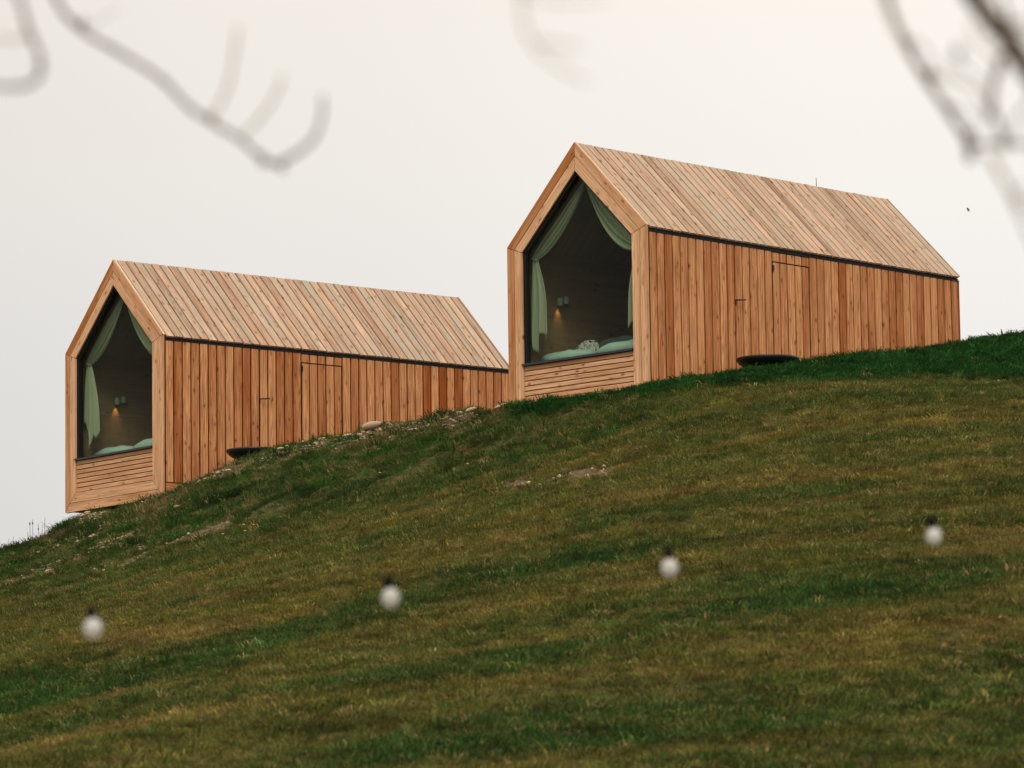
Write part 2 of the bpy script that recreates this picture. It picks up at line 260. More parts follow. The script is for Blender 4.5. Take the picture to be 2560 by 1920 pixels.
def wood(name, light, deep, grey=None, greyamt=0, streak=.35, knotden=.5, rough=.7, ringamt=.55):
    """larch board: grain runs along the object's own z; 'tone' and 'seed' are set per board"""
    m, n, l, b = newmat(name)
    tc = n.new('ShaderNodeTexCoord')
    sd = n.new('ShaderNodeAttribute'); sd.attribute_type = 'OBJECT'; sd.attribute_name = 'seed'
    tn = n.new('ShaderNodeAttribute'); tn.attribute_type = 'OBJECT'; tn.attribute_name = 'tone'
    off = n.new('ShaderNodeVectorMath'); off.operation = 'SCALE'; off.inputs[0].default_value = (7.3, 3.1, 11.7)
    l.new(sd.outputs['Fac'], off.inputs['Scale'])
    ad = n.new('ShaderNodeVectorMath'); ad.operation = 'ADD'
    l.new(tc.outputs['Object'], ad.inputs[0]); l.new(off.outputs[0], ad.inputs[1])
    def mapped(s):
        v = n.new('ShaderNodeVectorMath'); v.operation = 'MULTIPLY'; v.inputs[1].default_value = s
        l.new(ad.outputs[0], v.inputs[0]); return v.outputs[0]
    def noise(s, detail=3, rough_=.5, dist=0):
        z = n.new('ShaderNodeTexNoise'); z.inputs['Scale'].default_value = 1; z.inputs['Detail'].default_value = detail
        z.inputs['Roughness'].default_value = rough_; z.inputs['Distortion'].default_value = dist
        l.new(mapped(s), z.inputs['Vector']); return z.outputs['Fac']
    def math_(op, a, c=None, clamp=False):
        z = n.new('ShaderNodeMath'); z.operation = op; z.use_clamp = clamp
        for i, q in enumerate((a, c)):
            if q is None: continue
            if isinstance(q, (int, float)): z.inputs[i].default_value = q
            else: l.new(q, z.inputs[i])
        return z.outputs[0]
    def rng(a, f0, f1, t0=0, t1=1):
        z = n.new('ShaderNodeMapRange'); z.interpolation_type = 'SMOOTHSTEP'
        for k, q in zip(('From Min', 'From Max', 'To Min', 'To Max'), (f0, f1, t0, t1)): z.inputs[k].default_value = q
        l.new(a, z.inputs['Value']); return z.outputs[0]
    def mix(f, a, c):
        z = n.new('ShaderNodeMix'); z.data_type = 'RGBA'
        for k, q in (('Factor', f), ('A', a), ('B', c)):
            if isinstance(q, (int, float)): z.inputs[k].default_value = q
            elif isinstance(q, tuple): z.inputs[k].default_value = (*q, 1)
            else: l.new(q, z.inputs[k])
        return z.outputs['Result']
    # slow change of tone along and across the board, plus the board's own tone
    slow = noise((9, 9, .55), 2)
    tone = math_('ADD', math_('MULTIPLY', tn.outputs['Fac'], .75), math_('MULTIPLY', math_('SUBTRACT', slow, .5), 1.5), True)
    base = mix(tone, light, deep)
    # growth-ring figure: contour lines of a long noise
    fld = noise((11, 11, .42), 1.2, .4)
    ring = math_('PINGPONG', math_('MULTIPLY', fld, 13), .5)
    ringf = math_('MULTIPLY', rng(ring, .0, .34, 1, 0), ringamt)
    base = mix(ringf, base, mix(.45, base, tuple(c * .42 for c in deep)))
    fine = noise((120, 120, 2.2), 3, .6)
    fs = rng(fine, .3, .7, 1 - streak, 1 + streak * .7)
    sc = n.new('ShaderNodeVectorMath'); sc.operation = 'SCALE'
    l.new(base, sc.inputs[0]); l.new(fs, sc.inputs['Scale'])
    base = sc.outputs[0]
    if grey:
        g = noise((26, 26, .8), 3, .6)
        gf = math_('MULTIPLY', rng(g, .38, .68), greyamt)
        gf = math_('MULTIPLY', gf, math_('ADD', .35, math_('MULTIPLY', sd.outputs['Fac'], .09)), True)
        base = mix(gf, base, grey)
    # knots
    vo = n.new('ShaderNodeTexVoronoi'); vo.feature = 'F1'; vo.inputs['Scale'].default_value = 1; vo.inputs['Randomness'].default_value = 1
    wv = n.new('ShaderNodeVectorMath'); wv.operation = 'ADD'
    l.new(mapped((10.5, 3, 5.2)), wv.inputs[0])
    zz = n.new('ShaderNodeTexNoise'); zz.inputs['Scale'].default_value = 2.5; l.new(mapped((8, 3, 5)), zz.inputs['Vector'])
    ws = n.new('ShaderNodeVectorMath'); ws.operation = 'SCALE'; ws.inputs['Scale'].default_value = .22
    l.new(zz.outputs['Color'], ws.inputs[0]); l.new(ws.outputs[0], wv.inputs[1])
    l.new(wv.outputs[0], vo.inputs['Vector'])
    sp = n.new('ShaderNodeSeparateColor'); l.new(vo.outputs['Color'], sp.inputs[0])
    some = rng(sp.outputs[0], 1 - knotden, 1 - knotden + .02)
    kn = math_('MULTIPLY', rng(vo.outputs['Distance'], .07, .17, 1, 0), some)
    halo = math_('MULTIPLY', rng(vo.outputs['Distance'], .12, .36, 1, 0), some)
    base = mix(math_('MULTIPLY', halo, .5), base, tuple(c * .8 for c in deep))
    base = mix(math_('MULTIPLY', kn, .75), base, (.085, .036, .016))
    # short dark flecks and checks
    fl = noise((60, 60, 7), 2, .5)
    base = mix(rng(fl, .70, .76, 0, .6), base, tuple(c * .3 for c in deep))
    l.new(base, b.inputs['Base Color'])
    b.inputs['Roughness'].default_value = rough
    b.inputs['Specular IOR Level'].default_value = .10
    bu = n.new('ShaderNodeBump'); bu.inputs['Strength'].default_value = .25; bu.inputs['Distance'].default_value = .004
    l.new(fine, bu.inputs['Height']); l.new(bu.outputs[0], b.inputs['Normal'])
    return m

M = {}
M['wall'] = wood('larch_wall', (.67, .312, .135), (.32, .080, .014), ringamt=.8, streak=.42)
M['roof'] = wood('larch_roof', (.575, .372, .247), (.265, .122, .060), grey=(.36, .305, .225), greyamt=1.2, streak=.42, knotden=.7, ringamt=.5)
M['front'] = wood('larch_front', (.74, .43, .24), (.42, .145, .036), knotden=.5, streak=.26, ringamt=.6)
M['verge'] = wood('pale_verge', (.64, .48, .33), (.5, .34, .21), knotden=.1, streak=.15, ringamt=.2)
M['inner'] = wood('spruce_lining', (.29, .205, .115), (.215, .145, .082), knotden=.3, streak=.10, ringamt=.2)
M['black'] = plain('black_membrane', (.006, .006, .007), .8)
M['metal'] = plain('black_steel', (.010, .0105, .012), .45, .0, .3, 20)
M['sill'] = plain('anthracite_sill', (.045, .048, .055), .35, .6, .15, 15)
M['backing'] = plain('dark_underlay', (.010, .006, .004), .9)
M['lamp'] = plain('pale_lamp_enamel', (.30, .34, .285), .5, 0, .04)
M['white_bulb'] = plain('bulb_glass', (.72, .70, .64), .25, 0, .05)
M['socket'] = plain('socket_rubber', (.006, .0055, .006), .95, spec=.05)
M['bird'] = plain('bird_plumage', (.012, .012, .013), .7)
M['bark'] = plain('twig_bark', (.105, .068, .042), .9, 0, .4, 60)
M['shoot'] = plain('young_shoot', (.34, .26, .10), .8, 0, .25, 60)
M['weed'] = plain('dry_weed_stalk', (.14, .13, .12), .9)
M['rock'] = plain('limestone', (.42, .31, .195), .9, 0, .35, 30)
M['petal'] = plain('yellow_petal', (.55, .30, .02), .7)
M['stem'] = plain('flower_stem', (.04, .08, .015), .8)
M['mint'] = plain('mint_linen', (.33, .50, .415), .9, 0, .06, 6)
M['teal'] = plain('dark_teal_linen', (.035, .07, .065), .9, 0, .15, 6)
M['mattress'] = plain('mattress_ticking', (.5, .5, .46), .9)

def cloth_mat():
    m, n, l, b = newmat('sage_curtain')
    t = n.new('ShaderNodeTexCoord')
    z = n.new('ShaderNodeTexNoise'); z.inputs['Scale'].default_value = 180; z.inputs['Detail'].default_value = 2
    l.new(t.outputs['Object'], z.inputs['Vector'])
    r = n.new('ShaderNodeValToRGB')
    r.color_ramp.elements[0].color = (.36, .43, .275, 1); r.color_ramp.elements[1].color = (.46, .53, .365, 1)
    l.new(z.outputs['Fac'], r.inputs[0]); l.new(r.outputs[0], b.inputs['Base Color'])
    b.inputs['Roughness'].default_value = .9
    b.inputs['Specular IOR Level'].default_value = .1
    tr = n.new('ShaderNodeBsdfTranslucent'); l.new(r.outputs[0], tr.inputs['Color'])
    ms = n.new('ShaderNodeMixShader'); ms.inputs[0].default_value = .2
    l.new(b.outputs[0], ms.inputs[1]); l.new(tr.outputs[0], ms.inputs[2])
    l.new(ms.outputs[0], n['Material Output'].inputs['Surface'])
    return m
M['curtain'] = cloth_mat()

def leaf_print():
    m, n, l, b = newmat('leaf_print_linen')
    t = n.new('ShaderNodeTexCoord')
    v = n.new('ShaderNodeTexNoise'); v.inputs['Scale'].default_value = 14; v.inputs['Detail'].default_value = 0; v.inputs['Distortion'].default_value = 1.2
    l.new(t.outputs['Object'], v.inputs['Vector'])
    p = n.new('ShaderNodeMath'); p.operation = 'PINGPONG'; p.inputs[1].default_value = .12
    l.new(v.outputs['Fac'], p.inputs[0])
    r = n.new('ShaderNodeValToRGB')
    r.color_ramp.elements[0].position = .045; r.color_ramp.elements[0].color = (.03, .05, .04, 1)
    r.color_ramp.elements[1].position = .06; r.color_ramp.elements[1].color = (.62, .66, .58, 1)
    l.new(p.outputs[0], r.inputs[0]); l.new(r.outputs[0], b.inputs['Base Color'])
    b.inputs['Roughness'].default_value = .9
    return m
M['print'] = leaf_print()

def glass_mat():
    m, n, l, b = newmat('window_glass')
    n.remove(b)
    t = n.new('ShaderNodeBsdfTransparent'); t.inputs[0].default_value = (.86, .88, .84, 1)
    g = n.new('ShaderNodeBsdfGlossy'); g.inputs['Roughness'].default_value = .02
    x = n.new('ShaderNodeMixShader'); x.inputs[0].default_value = .006
    z = n.new('ShaderNodeTexNoise'); z.inputs['Scale'].default_value = 1.5
    r = n.new('ShaderNodeMapRange'); r.inputs['To Min'].default_value = .005; r.inputs['To Max'].default_value = .012
    l.new(z.outputs['Fac'], r.inputs['Value']); l.new(r.outputs[0], x.inputs[0])
    l.new(t.outputs[0], x.inputs[1]); l.new(g.outputs[0], x.inputs[2])
    l.new(x.outputs[0], n['Material Output'].inputs['Surface'])
    return m
M['glass'] = glass_mat()

def bulb_mat():
    m, n, l, b = newmat('opal_bulb_glass')
    b.inputs['Base Color'].default_value = (.80, .78, .72, 1)
    b.inputs['Roughness'].default_value = .2
    z = n.new('ShaderNodeTexNoise'); z.inputs['Scale'].default_value = 30
    r = n.new('ShaderNodeValToRGB'); r.color_ramp.elements[0].color = (.70, .67, .60, 1); r.color_ramp.elements[1].color = (.84, .82, .77, 1)
    l.new(z.outputs['Fac'], r.inputs[0]); l.new(r.outputs[0], b.inputs['Base Color'])
    t = n.new('ShaderNodeBsdfTransparent')
    x = n.new('ShaderNodeMixShader'); x.inputs[0].default_value = .42
    l.new(b.outputs[0], x.inputs[1]); l.new(t.outputs[0], x.inputs[2])
    l.new(x.outputs[0], n['Material Output'].inputs['Surface'])
    return m
M['opal'] = bulb_mat()

# ---------------------------------------------------------------- terrain
CT = np.array(CTRL)
def tps_solve(P, lam=1e-4):
    k = len(P); d = np.hypot(P[:, None, 0] - P[None, :, 0], P[:, None, 1] - P[None, :, 1])
    K = np.where(d > 0, d * d * np.log(d + 1e-12), 0) + lam * np.eye(k)
    A = np.zeros((k + 3, k + 3)); A[:k, :k] = K; A[:k, k] = 1; A[:k, k+1:] = P[:, :2]; A[k, :k] = 1; A[k+1:, :k] = P[:, :2].T
    return np.linalg.solve(A, np.r_[P[:, 2], 0, 0, 0])
TW = tps_solve(CT)

def vnoise(x, y, scale, seed=0):
    """smooth value noise in [-1, 1]"""
    xs, ys = x / scale, y / scale
    xi, yi = np.floor(xs).astype(np.int64), np.floor(ys).astype(np.int64)
    fx, fy = xs - xi, ys - yi
    fx, fy = fx*fx*(3-2*fx), fy*fy*(3-2*fy)
    def h(a, b):
        q = (a * 374761393 + b * 668265263 + seed * 1442695041) & 0x7fffffff
        q = ((q ^ (q >> 13)) * 1274126177) & 0x7fffffff
        return ((q ^ (q >> 16)) & 0xffff) / 32767.5 - 1
    return (h(xi, yi)*(1-fx) + h(xi+1, yi)*fx)*(1-fy) + (h(xi, yi+1)*(1-fx) + h(xi+1, yi+1)*fx)*fy

def polydist(x, y, pl):
    best = np.full(x.shape, 1e9)
    for (ax, ay), (bx, by) in zip(pl[:-1], pl[1:]):
        dx, dy = bx - ax, by - ay
        t = np.clip(((x-ax)*dx + (y-ay)*dy) / (dx*dx + dy*dy), 0, 1)
        best = np.minimum(best, np.hypot(x-ax-t*dx, y-ay-t*dy))
    return best

def band(x, y, pl, w):
    d = polydist(x, y, pl) / w
    return np.clip(1.5 - 1.5 * d, 0, 1)

def polyy(x, pl):
    p = sorted(pl); return np.interp(x, [q[0] for q in p], [q[1] for q in p])

def smooth_height(x, y):
    r = np.zeros(x.shape)
    for s in range(0, len(x), 20000):
        a, b = x[s:s+20000], y[s:s+20000]
        d2 = (a[:, None] - CT[None, :, 0])**2 + (b[:, None] - CT[None, :, 1])**2
        r[s:s+20000] = (np.where(d2 > 1e-12, .5 * d2 * np.log(d2 + 1e-24), 0)) @ TW[:-3] + TW[-3] + TW[-2]*a + TW[-1]*b
    return r

def bank_mask(x, y):
    return np.clip((y - polyy(x, ZONES['break']) - .3) / 1.2, 0, 1) * np.clip((1.6 - x) / 1.6, 0, 1)

def height(x, y):
    x = np.asarray(x, float); y = np.asarray(y, float)
    sh = x.shape; x = x.ravel(); y = y.ravel()
    cx, cy = np.clip(x, -24, 30), np.clip(y, -25, 105)
    z = smooth_height(cx, cy)
    far = np.hypot(x - cx, y - cy)
    k = np.clip(far / 160, 0, 1); k = k*k*(3-2*k)
    z = np.clip(z - far * .06, -40, 40) * (1-k) + (-14) * k
    near = np.clip(1 - far / 5, 0, 1)
    bm = bank_mask(x, y)
    z += near * (.012 * vnoise(x, y, .55, 1) + .020 * vnoise(x, y, 1.7, 2))
    z += near * bm * (.065 * vnoise(x, y, .62, 3) + .04 * vnoise(x, y, .27, 4)) * np.clip((71.0 - y) / 3 + .45, .3, 1)
    # excavated under each cabin
    for (X, Y, Z, a) in (POSER, POSEL):
        c, s = math.cos(a), math.sin(a)
        lx = c*(x-X) + s*(y-Y); ly = -s*(x-X) + c*(y-Y)
        ins = (np.abs(lx) < 1.22) & (ly > .22) & (ly < 7.0)
        z = np.where(ins, np.minimum(z, Z + .05), z)
    return z.reshape(sh)

def axis(lo, hi, step, ends, grow=1.25):
    a = list(np.arange(lo, hi + 1e-6, step))
    s, v = step, lo
    left = []
    while v > ends[0]:
        s *= grow; v -= s; left.append(v)
    s, v = step, hi
    right = []
    while v < ends[1]:
        s *= grow; v += s; right.append(v)
    return np.array(left[::-1] + a + right)

GX = axis(-9.5, 10.5, .13, (-2500, 2500))
GY = axis(24, 74, .13, (-2500, 3000))
XX, YY = np.meshgrid(GX, GY)
ZZ = height(XX, YY)
nx, ny = len(GX), len(GY)
me = bpy.data.meshes.new('hillside')
me.vertices.add(nx * ny)
me.vertices.foreach_set('co', np.stack([XX.ravel(), YY.ravel(), ZZ.ravel()], 1).astype(np.float32).ravel())
ii = (np.arange(ny - 1)[:, None] * nx + np.arange(nx - 1)[None, :]).ravel()
fc = np.stack([ii, ii + 1, ii + nx + 1, ii + nx], 1)
me.loops.add(fc.size); me.loops.foreach_set('vertex_index', fc.ravel().astype(np.int32))
me.polygons.add(len(fc)); me.polygons.foreach_set('loop_start', (np.arange(len(fc)) * 4).astype(np.int32))
me.polygons.foreach_set('use_smooth', np.ones(len(fc), bool))
me.update(calc_edges=True)

def soil_mask(x, y):
    w = np.zeros(x.shape)
    j = .10 * vnoise(x, y, .3, 31) + .12 * vnoise(x, y, .13, 32)
    for pl, r in zip(ZONES['soil'], (.20, .20, .12, .20, .2, .16, .10, .16, .12)):
        w = np.maximum(w, np.clip(1.8 - 1.8 * (polydist(x, y * .40, [(q[0], q[1] * .40) for q in pl]) + j) / r, 0, 1))
    return w

def gravel_mask(x, y):
    n_ = .5 + .5 * vnoise(x, y, .8, 21)
    j = .25 * vnoise(x, y, .5, 22)
    a = np.clip(1.6 - 1.6 * (polydist(x, y, ZONES['gravel']) + j) / (.55 + .35 * n_), 0, 1)
    b = np.clip(1.6 - 1.6 * (polydist(x, y, ZONES['gravel_left']) + j) / .42, 0, 1)
    c = .55 * bank_mask(x, y) * np.clip((-4.6 - x) / 1.0, 0, 1) * np.clip(vnoise(x + y, y - .6*x, .9, 23) * 2 + .1, 0, 1)
    return np.clip(np.maximum(np.maximum(a, b), c), 0, 1)

def attr(me, name, typ, dom, data):
    a = me.attributes.new(name, typ, dom)
    a.data.foreach_set('color' if typ.endswith('COLOR') else ('vector' if typ == 'FLOAT_VECTOR' else 'value'), np.ascontiguousarray(data).ravel())

bare = np.maximum(.8 * soil_mask(XX.ravel(), YY.ravel()), 0.88 * gravel_mask(XX.ravel(), YY.ravel()))
attr(me, 'bare', 'FLOAT', 'POINT', bare.astype(np.float32))

def ground_mat():
    m, n, l, b = newmat('turf_and_soil')
    t = n.new('ShaderNodeNewGeometry')
    z = n.new('ShaderNodeTexNoise'); z.inputs['Scale'].default_value = 9; z.inputs['Detail'].default_value = 6
    l.new(t.outputs['Position'], z.inputs['Vector'])
    r = n.new('ShaderNodeValToRGB')
    r.color_ramp.elements[0].position = .35; r.color_ramp.elements[0].color = (.032, .034, .009, 1)
    r.color_ramp.elements[1].position = .68; r.color_ramp.elements[1].color = (.095, .080, .028, 1)
    l.new(z.outputs['Fac'], r.inputs[0])
    z2 = n.new('ShaderNodeTexNoise'); z2.inputs['Scale'].default_value = 16; z2.inputs['Detail'].default_value = 6
    l.new(t.outputs['Position'], z2.inputs['Vector'])
    r2 = n.new('ShaderNodeValToRGB')
    r2.color_ramp.elements[0].position = .35; r2.color_ramp.elements[0].color = (.050, .031, .017, 1)
    r2.color_ramp.elements[1].position = .66; r2.color_ramp.elements[1].color = (.165, .106, .056, 1)
    l.new(z2.outputs['Fac'], r2.inputs[0])
    a = n.new('ShaderNodeAttribute'); a.attribute_name = 'bare'
    x = n.new('ShaderNodeMix'); x.data_type = 'RGBA'
    l.new(a.outputs['Fac'], x.inputs['Factor']); l.new(r.outputs[0], x.inputs['A']); l.new(r2.outputs[0], x.inputs['B'])
    l.new(x.outputs['Result'], b.inputs['Base Color'])
    b.inputs['Roughness'].default_value = .95
    b.inputs['Specular IOR Level'].default_value = .1
    bu = n.new('ShaderNodeBump'); bu.inputs['Distance'].default_value = .03; bu.inputs['Strength'].default_value = .7
    l.new(z2.outputs['Fac'], bu.inputs['Height']); l.new(bu.outputs[0], b.inputs['Normal'])
    return m
hill = obj('hillside', me, ground_mat())
tag(hill, kind='structure')

def ground_z(x, y):
    return float(height(np.array([x]), np.array([y]))[0])

# ---------------------------------------------------------------- cabins
H_, ZE, ZR, WI, ZI, ZA, ZS, ZB, LEN = 1.4, 2.6346, 4.0365, 1.0956, 2.525, 3.5987, .8589, .3148, 7.1992
NP = 42
Y0 = .052
PITCH = (LEN - Y0 - .03) / NP

def plank_mesh(w, t, length, name, ch=.004):
    p = [(-w/2, 0), (w/2, 0), (w/2, t - ch), (w/2 - ch, t), (-w/2 + ch, t), (-w/2, t - ch)]
    return MB().prism(p, 0, length, 2).mesh(name)

def place(o, origin, xa, ya, za):
    xa, ya, za = Vector(xa), Vector(ya), Vector(za)
    o.matrix_local = Matrix(((xa.x, ya.x, za.x, origin[0]), (xa.y, ya.y, za.y, origin[1]), (xa.z, ya.z, za.z, origin[2]), (0, 0, 0, 1)))

def grain(o, tone=None, rng_=rnd):
    o['seed'] = round(rng_.random() * 9, 3)
    o['tone'] = round(rng_.random() if tone is None else tone, 3)
    return o

def poly_board(name, pts, y0, y1, d, mat, parent, tone=None, gap=.004, rng_=rnd):
    """board with a given outline in the xz plane; its own z axis runs along d"""
    c = np.mean(pts, 0)
    d = np.array(d, float); d /= np.hypot(*d)
    e = np.array((d[1], -d[0]))
    q = []
    for p in pts:
        v = np.array(p) - c
        q.append((float(v @ e), float(v @ d)))
    # shrink edges by the gap
    k = len(q); area = sum(q[i][0]*q[(i+1) % k][1] - q[(i+1) % k][0]*q[i][1] for i in range(k))
    sg = 1 if area > 0 else -1
    lines = []
    for i in range(k):
        a, b_ = np.array(q[i]), np.array(q[(i+1) % k]); t = (b_ - a) / np.hypot(*(b_ - a))
        nrm = np.array((-t[1], t[0])) * sg
        lines.append((a + nrm * gap, t))
    r = []
    for i in range(k):
        (p1, t1), (p2, t2) = lines[i-1], lines[i]
        den = t1[0]*t2[1] - t1[1]*t2[0]
        s = ((p2[0]-p1[0])*t2[1] - (p2[1]-p1[1])*t2[0]) / den
        r.append(tuple(p1 + t1 * s))
    mb = MB().prism(r, 0, y1 - y0, 1)
    o = mb.build(name, mat, parent)
    place(o, (c[0], y0, c[1]), (e[0], 0, e[1]), (0, 1, 0), (d[0], 0, d[1]))
    # keep the frame right-handed: x = y x z
    xa = Vector((0, 1, 0)).cross(Vector((d[0], 0, d[1])))
    if xa.dot(Vector((e[0], 0, e[1]))) < 0:
        for v in o.data.vertices: v.co.x = -v.co.x
        o.data.flip_normals()
        place(o, (c[0], y0, c[1]), xa, (0, 1, 0), (d[0], 0, d[1]))
    return grain(o, tone, rng_)

WALL_TOP = ZE - .102
HD0, HD1, HDZ = 16, 21, 2.394         # planks of the flush hatch door
PL_FULL = plank_mesh(PITCH - .029, .024, WALL_TOP - .262, 'plank')
PL_HEAD = plank_mesh(PITCH - .029, .024, WALL_TOP - HDZ - .010, 'plank')
PL_LEAF = plank_mesh(PITCH - .029, .024, HDZ - .020 - .262, 'plank')
SL = math.hypot(H_, ZR - ZE)
PL_ROOF = plank_mesh(PITCH - .030, .03, SL + .012, 'plank', .003)
for q in (PL_FULL, PL_HEAD, PL_LEAF): q.materials.append(M['wall'])
PL_ROOF.materials.append(M['roof'])

DARK_L = {1: .9, 3: .62, 5: .6, 6: .55, 9: .75, 10: .65, 13: .75, 14: .8, 15: .72, 18: .85, 20: .7, 22: .7, 23: .6, 27: .85, 31: 1.25, 33: 1.45, 35: 1.1, 0: .1, 2: .05, 4: .05, 16: .12, 17: .05, 19: .05, 21: .02, 24: .2, 34: .2, 36: .1}
DARK_R = {2: .95, 7: .8, 10: .85, 11: .75, 20: .9, 25: 1.1, 29: .9, 32: .95, 33: 1.0, 36: 1.15, 39: 1.0, 41: .95, 17: .7, 3: .05, 5: .2, 6: .05, 9: .2, 12: .2, 14: .1, 16: .25, 18: .0, 19: .05, 23: .05, 27: .0, 30: .1, 34: .15, 37: .1}

def cabin(pose, label, tones, seed):
    rg = random.Random(seed)
    root = empty('wooden_cabin', pose[:3], pose[3])
    tag(root, label, 'cabin', 'timber cabins on the hillside')
    # --- shell: walls behind the planks, each one a part
    wr = MB().quadbox((H_ - .12, Y0 - .004, .02), (H_ - .037, LEN - .03, WALL_TOP + .03)).build('wall', M['backing'], root)
    wl = MB().quadbox((-H_ + .01, Y0 - .004, .02), (-H_ + .12, LEN - .03, ZE - .05)).build('wall', M['wall'], root)
    grain(wl, .5)
    poly = [(-H_ + .02, .02), (H_ - .02, .02), (H_ - .02, ZE - .06), (0, ZR - .07), (-H_ + .02, ZE - .06)]
    wb = MB().prism(poly, LEN - .03, LEN - .005, 1).build('back_wall', M['wall'], root)
    grain(wb, .5)
    # --- long wall cladding
    door = entry = None
    xf = H_ - .036
    for i in range(NP):
        y = Y0 + (i + .5) * PITCH
        t = tones.get(i, None)
        t = .82 * t if t is not None and tones is DARK_R else t
        t = rg.choice((rg.uniform(-.05, .3), rg.uniform(.2, .65))) if t is None else t
        jit = rg.uniform(-.0015, .0015)
        def put(mesh, z, par, name='plank', dx=0.):
            o = obj(name, mesh, None, par)
            place(o, (xf + jit + dx, y, z), (0, -1, 0), (1, 0, 0), (0, 0, 1))
            return grain(o, t, rg)
        def joint(o, side):
            # the edge board of a door leaf stands back from the neighbouring board
            o.scale.x = .93
            o.location.y += side * .007
        if HD0 <= i < HD1:
            put(PL_HEAD, HDZ, wr)
            if door is None:
                ya = Y0 + HD0 * PITCH; yb = Y0 + HD1 * PITCH
                door = MB().quadbox((H_ - .0365, ya + .004, .255), (H_ - .0362, yb - .004, HDZ - .012)).build('door', M['backing'], root)
                door['label'] = 'narrow flush plank door with a gap above it and a black hinge'
            o = put(PL_LEAF, .262, door, dx=.001)
            if i == HD0: joint(o, 1)
            if i == HD1 - 1: joint(o, -1)
        elif 11 <= i < HD0:
            if entry is None:
                ya = Y0 + 11 * PITCH; yb = Y0 + HD0 * PITCH
                entry = MB().quadbox((H_ - .0365, ya + .004, .255), (H_ - .0362, yb - .004, WALL_TOP)).build('door', M['backing'], root)
                entry['label'] = 'full height flush plank door with a black lever handle'
            o = put(PL_FULL, .262, entry, dx=.001)
            if i == 11: o.scale.x = .965; o.location.y += .003
        else:
            put(PL_FULL, .262, wr)
    hy = Y0 + HD0 * PITCH
    MB().quadbox((H_ - .014, hy - .006, 2.250), (H_ + .004, hy + .026, 2.335)).build('hinge', M['metal'], door)
    # lever of the flush entrance door
    ly = Y0 + 11 * PITCH - .01
    lv = MB()
    lv.tube([(H_ - .01, ly, 1.718), (H_ + .050, ly, 1.718), (H_ + .055, ly + .02, 1.719), (H_ + .055, ly + .165, 1.735)], [.012, .012, .0125, .011], 8)
    lv.build('door_handle', M['metal'], entry)
    # base ledge and corner board
    o = MB().quadbox((-.075, 0, 0), (.075, .03, LEN - Y0 - .04)).build('base_board', M['wall'], root)
    place(o, (H_ - .036, Y0 + .004, .17), (0, 0, -1), (1, 0, 0), (0, 1, 0)); grain(o, .45, rg)
    o = MB().quadbox((-.012, -.05, 0), (.012, .002, WALL_TOP - .05)).build('corner_board', M['wall'], root)
    place(o, (H_ - .014, LEN - .012, .05), (0, -1, 0), (1, 0, 0), (0, 0, 1)); grain(o, 1.1, rg)
    # black eaves strip under the roof edge
    MB().quadbox((H_ - .10, Y0 - .003, WALL_TOP + .002), (H_ - .014, LEN - .10, ZE - .012)).build('eaves_strip', M['black'], root)
    MB().quadbox((H_ - .05, LEN - .18, WALL_TOP + .002), (H_ - .005, LEN - .004, WALL_TOP + .022)).build('gutter_end', M['metal'], root)
    # --- roof
    n_r = Vector((ZR - ZE, 0, H_)).normalized()
    s_r = Vector((H_, 0, ZE - ZR)).normalized()
    dk = .036
    roof = MB().prism([(-H_ + .01, ZE - dk*1.4), (0, ZR - dk*1.45), (H_ - .03, ZE - dk*1.4), (H_ - .03, ZE - dk*1.4 - .05), (0, ZR - dk*1.45 - .08), (-H_ + .01, ZE - dk*1.4 - .05)], .046, LEN - .04, 1).build('roof', M['backing'], root)
    for sgn in (1, -1):
        n_ = Vector((n_r.x * sgn, 0, n_r.z)); s_ = Vector((s_r.x * sgn, 0, s_r.z))
        x_ = n_.cross(s_)
        for i in range(NP):
            y = Y0 + (i + .5) * PITCH
            org = Vector((0, y, ZR)) - n_ * (.03 + rg.uniform(-.0015, .0015)) + s_ * (.022 + rg.uniform(-.006, .006))
            o = obj('plank', PL_ROOF, None, roof)
            place(o, org, x_, n_, s_)
            grain(o, rg.choice((rg.uniform(0, .3), rg.uniform(.1, .75), rg.uniform(.4, .9))), rg)
        # pale verge strip along the front edge of the roof
        o = MB().quadbox((-.016, 0, 0), (.016, .032, SL)).build('verge_strip', M['verge'], roof)
        place(o, Vector((0, .026, ZR)) - n_ * .028 + s_ * .012, x_, n_, s_); grain(o, -.35, rg); o['seed'] = .2
        o = MB().quadbox((-.012, 0, 0), (.012, .032, SL)).build('verge_strip', M['roof'], roof)
        place(o, Vector((0, LEN - .012, ZR)) - n_ * .030 + s_ * .012, x_, n_, s_); grain(o, .6, rg)
    # --- front frame: outer and inner mitred boards
    O = [(-H_, 0), (-H_, ZE), (0, ZR - .002), (H_, ZE), (H_, 0)]
    I = [(-WI, ZB), (-WI, ZI), (0, ZA), (WI, ZI), (WI, ZB)]
    Mi = [tuple(.52 * np.array(a) + .48 * np.array(b_)) for a, b_ in zip(O, I)]
    ff = MB()
    for a, b_ in ((0, 1), (1, 2), (2, 3), (3, 4), (4, 0)):
        ff.prism([O[a], O[b_], I[b_], I[a]], .030, .046, 1)
    ff = ff.build('front_frame', M['backing'], root)
    for a, b_ in ((0, 1), (1, 2), (2, 3), (3, 4), (4, 0)):
        d = np.array(O[b_]) - np.array(O[a])
        dark = {(1, 2): 1.15, (0, 1): .75}.get((a, b_), .4)
        poly_board('board', [O[a], O[b_], Mi[b_], Mi[a]], 0, .030, d, M['front'], ff, dark + rg.uniform(-.1, .1), .0045, rg)
        poly_board('board', [Mi[a], Mi[b_], I[b_], I[a]], 0.001, .030, d, M['front'], ff, rg.uniform(-.1, .35), .0045, rg)
    # side of the posts
    o = MB().quadbox((-.020, 0, 0), (.020, .010, ZE - .02)).build('board', M['front'], ff)
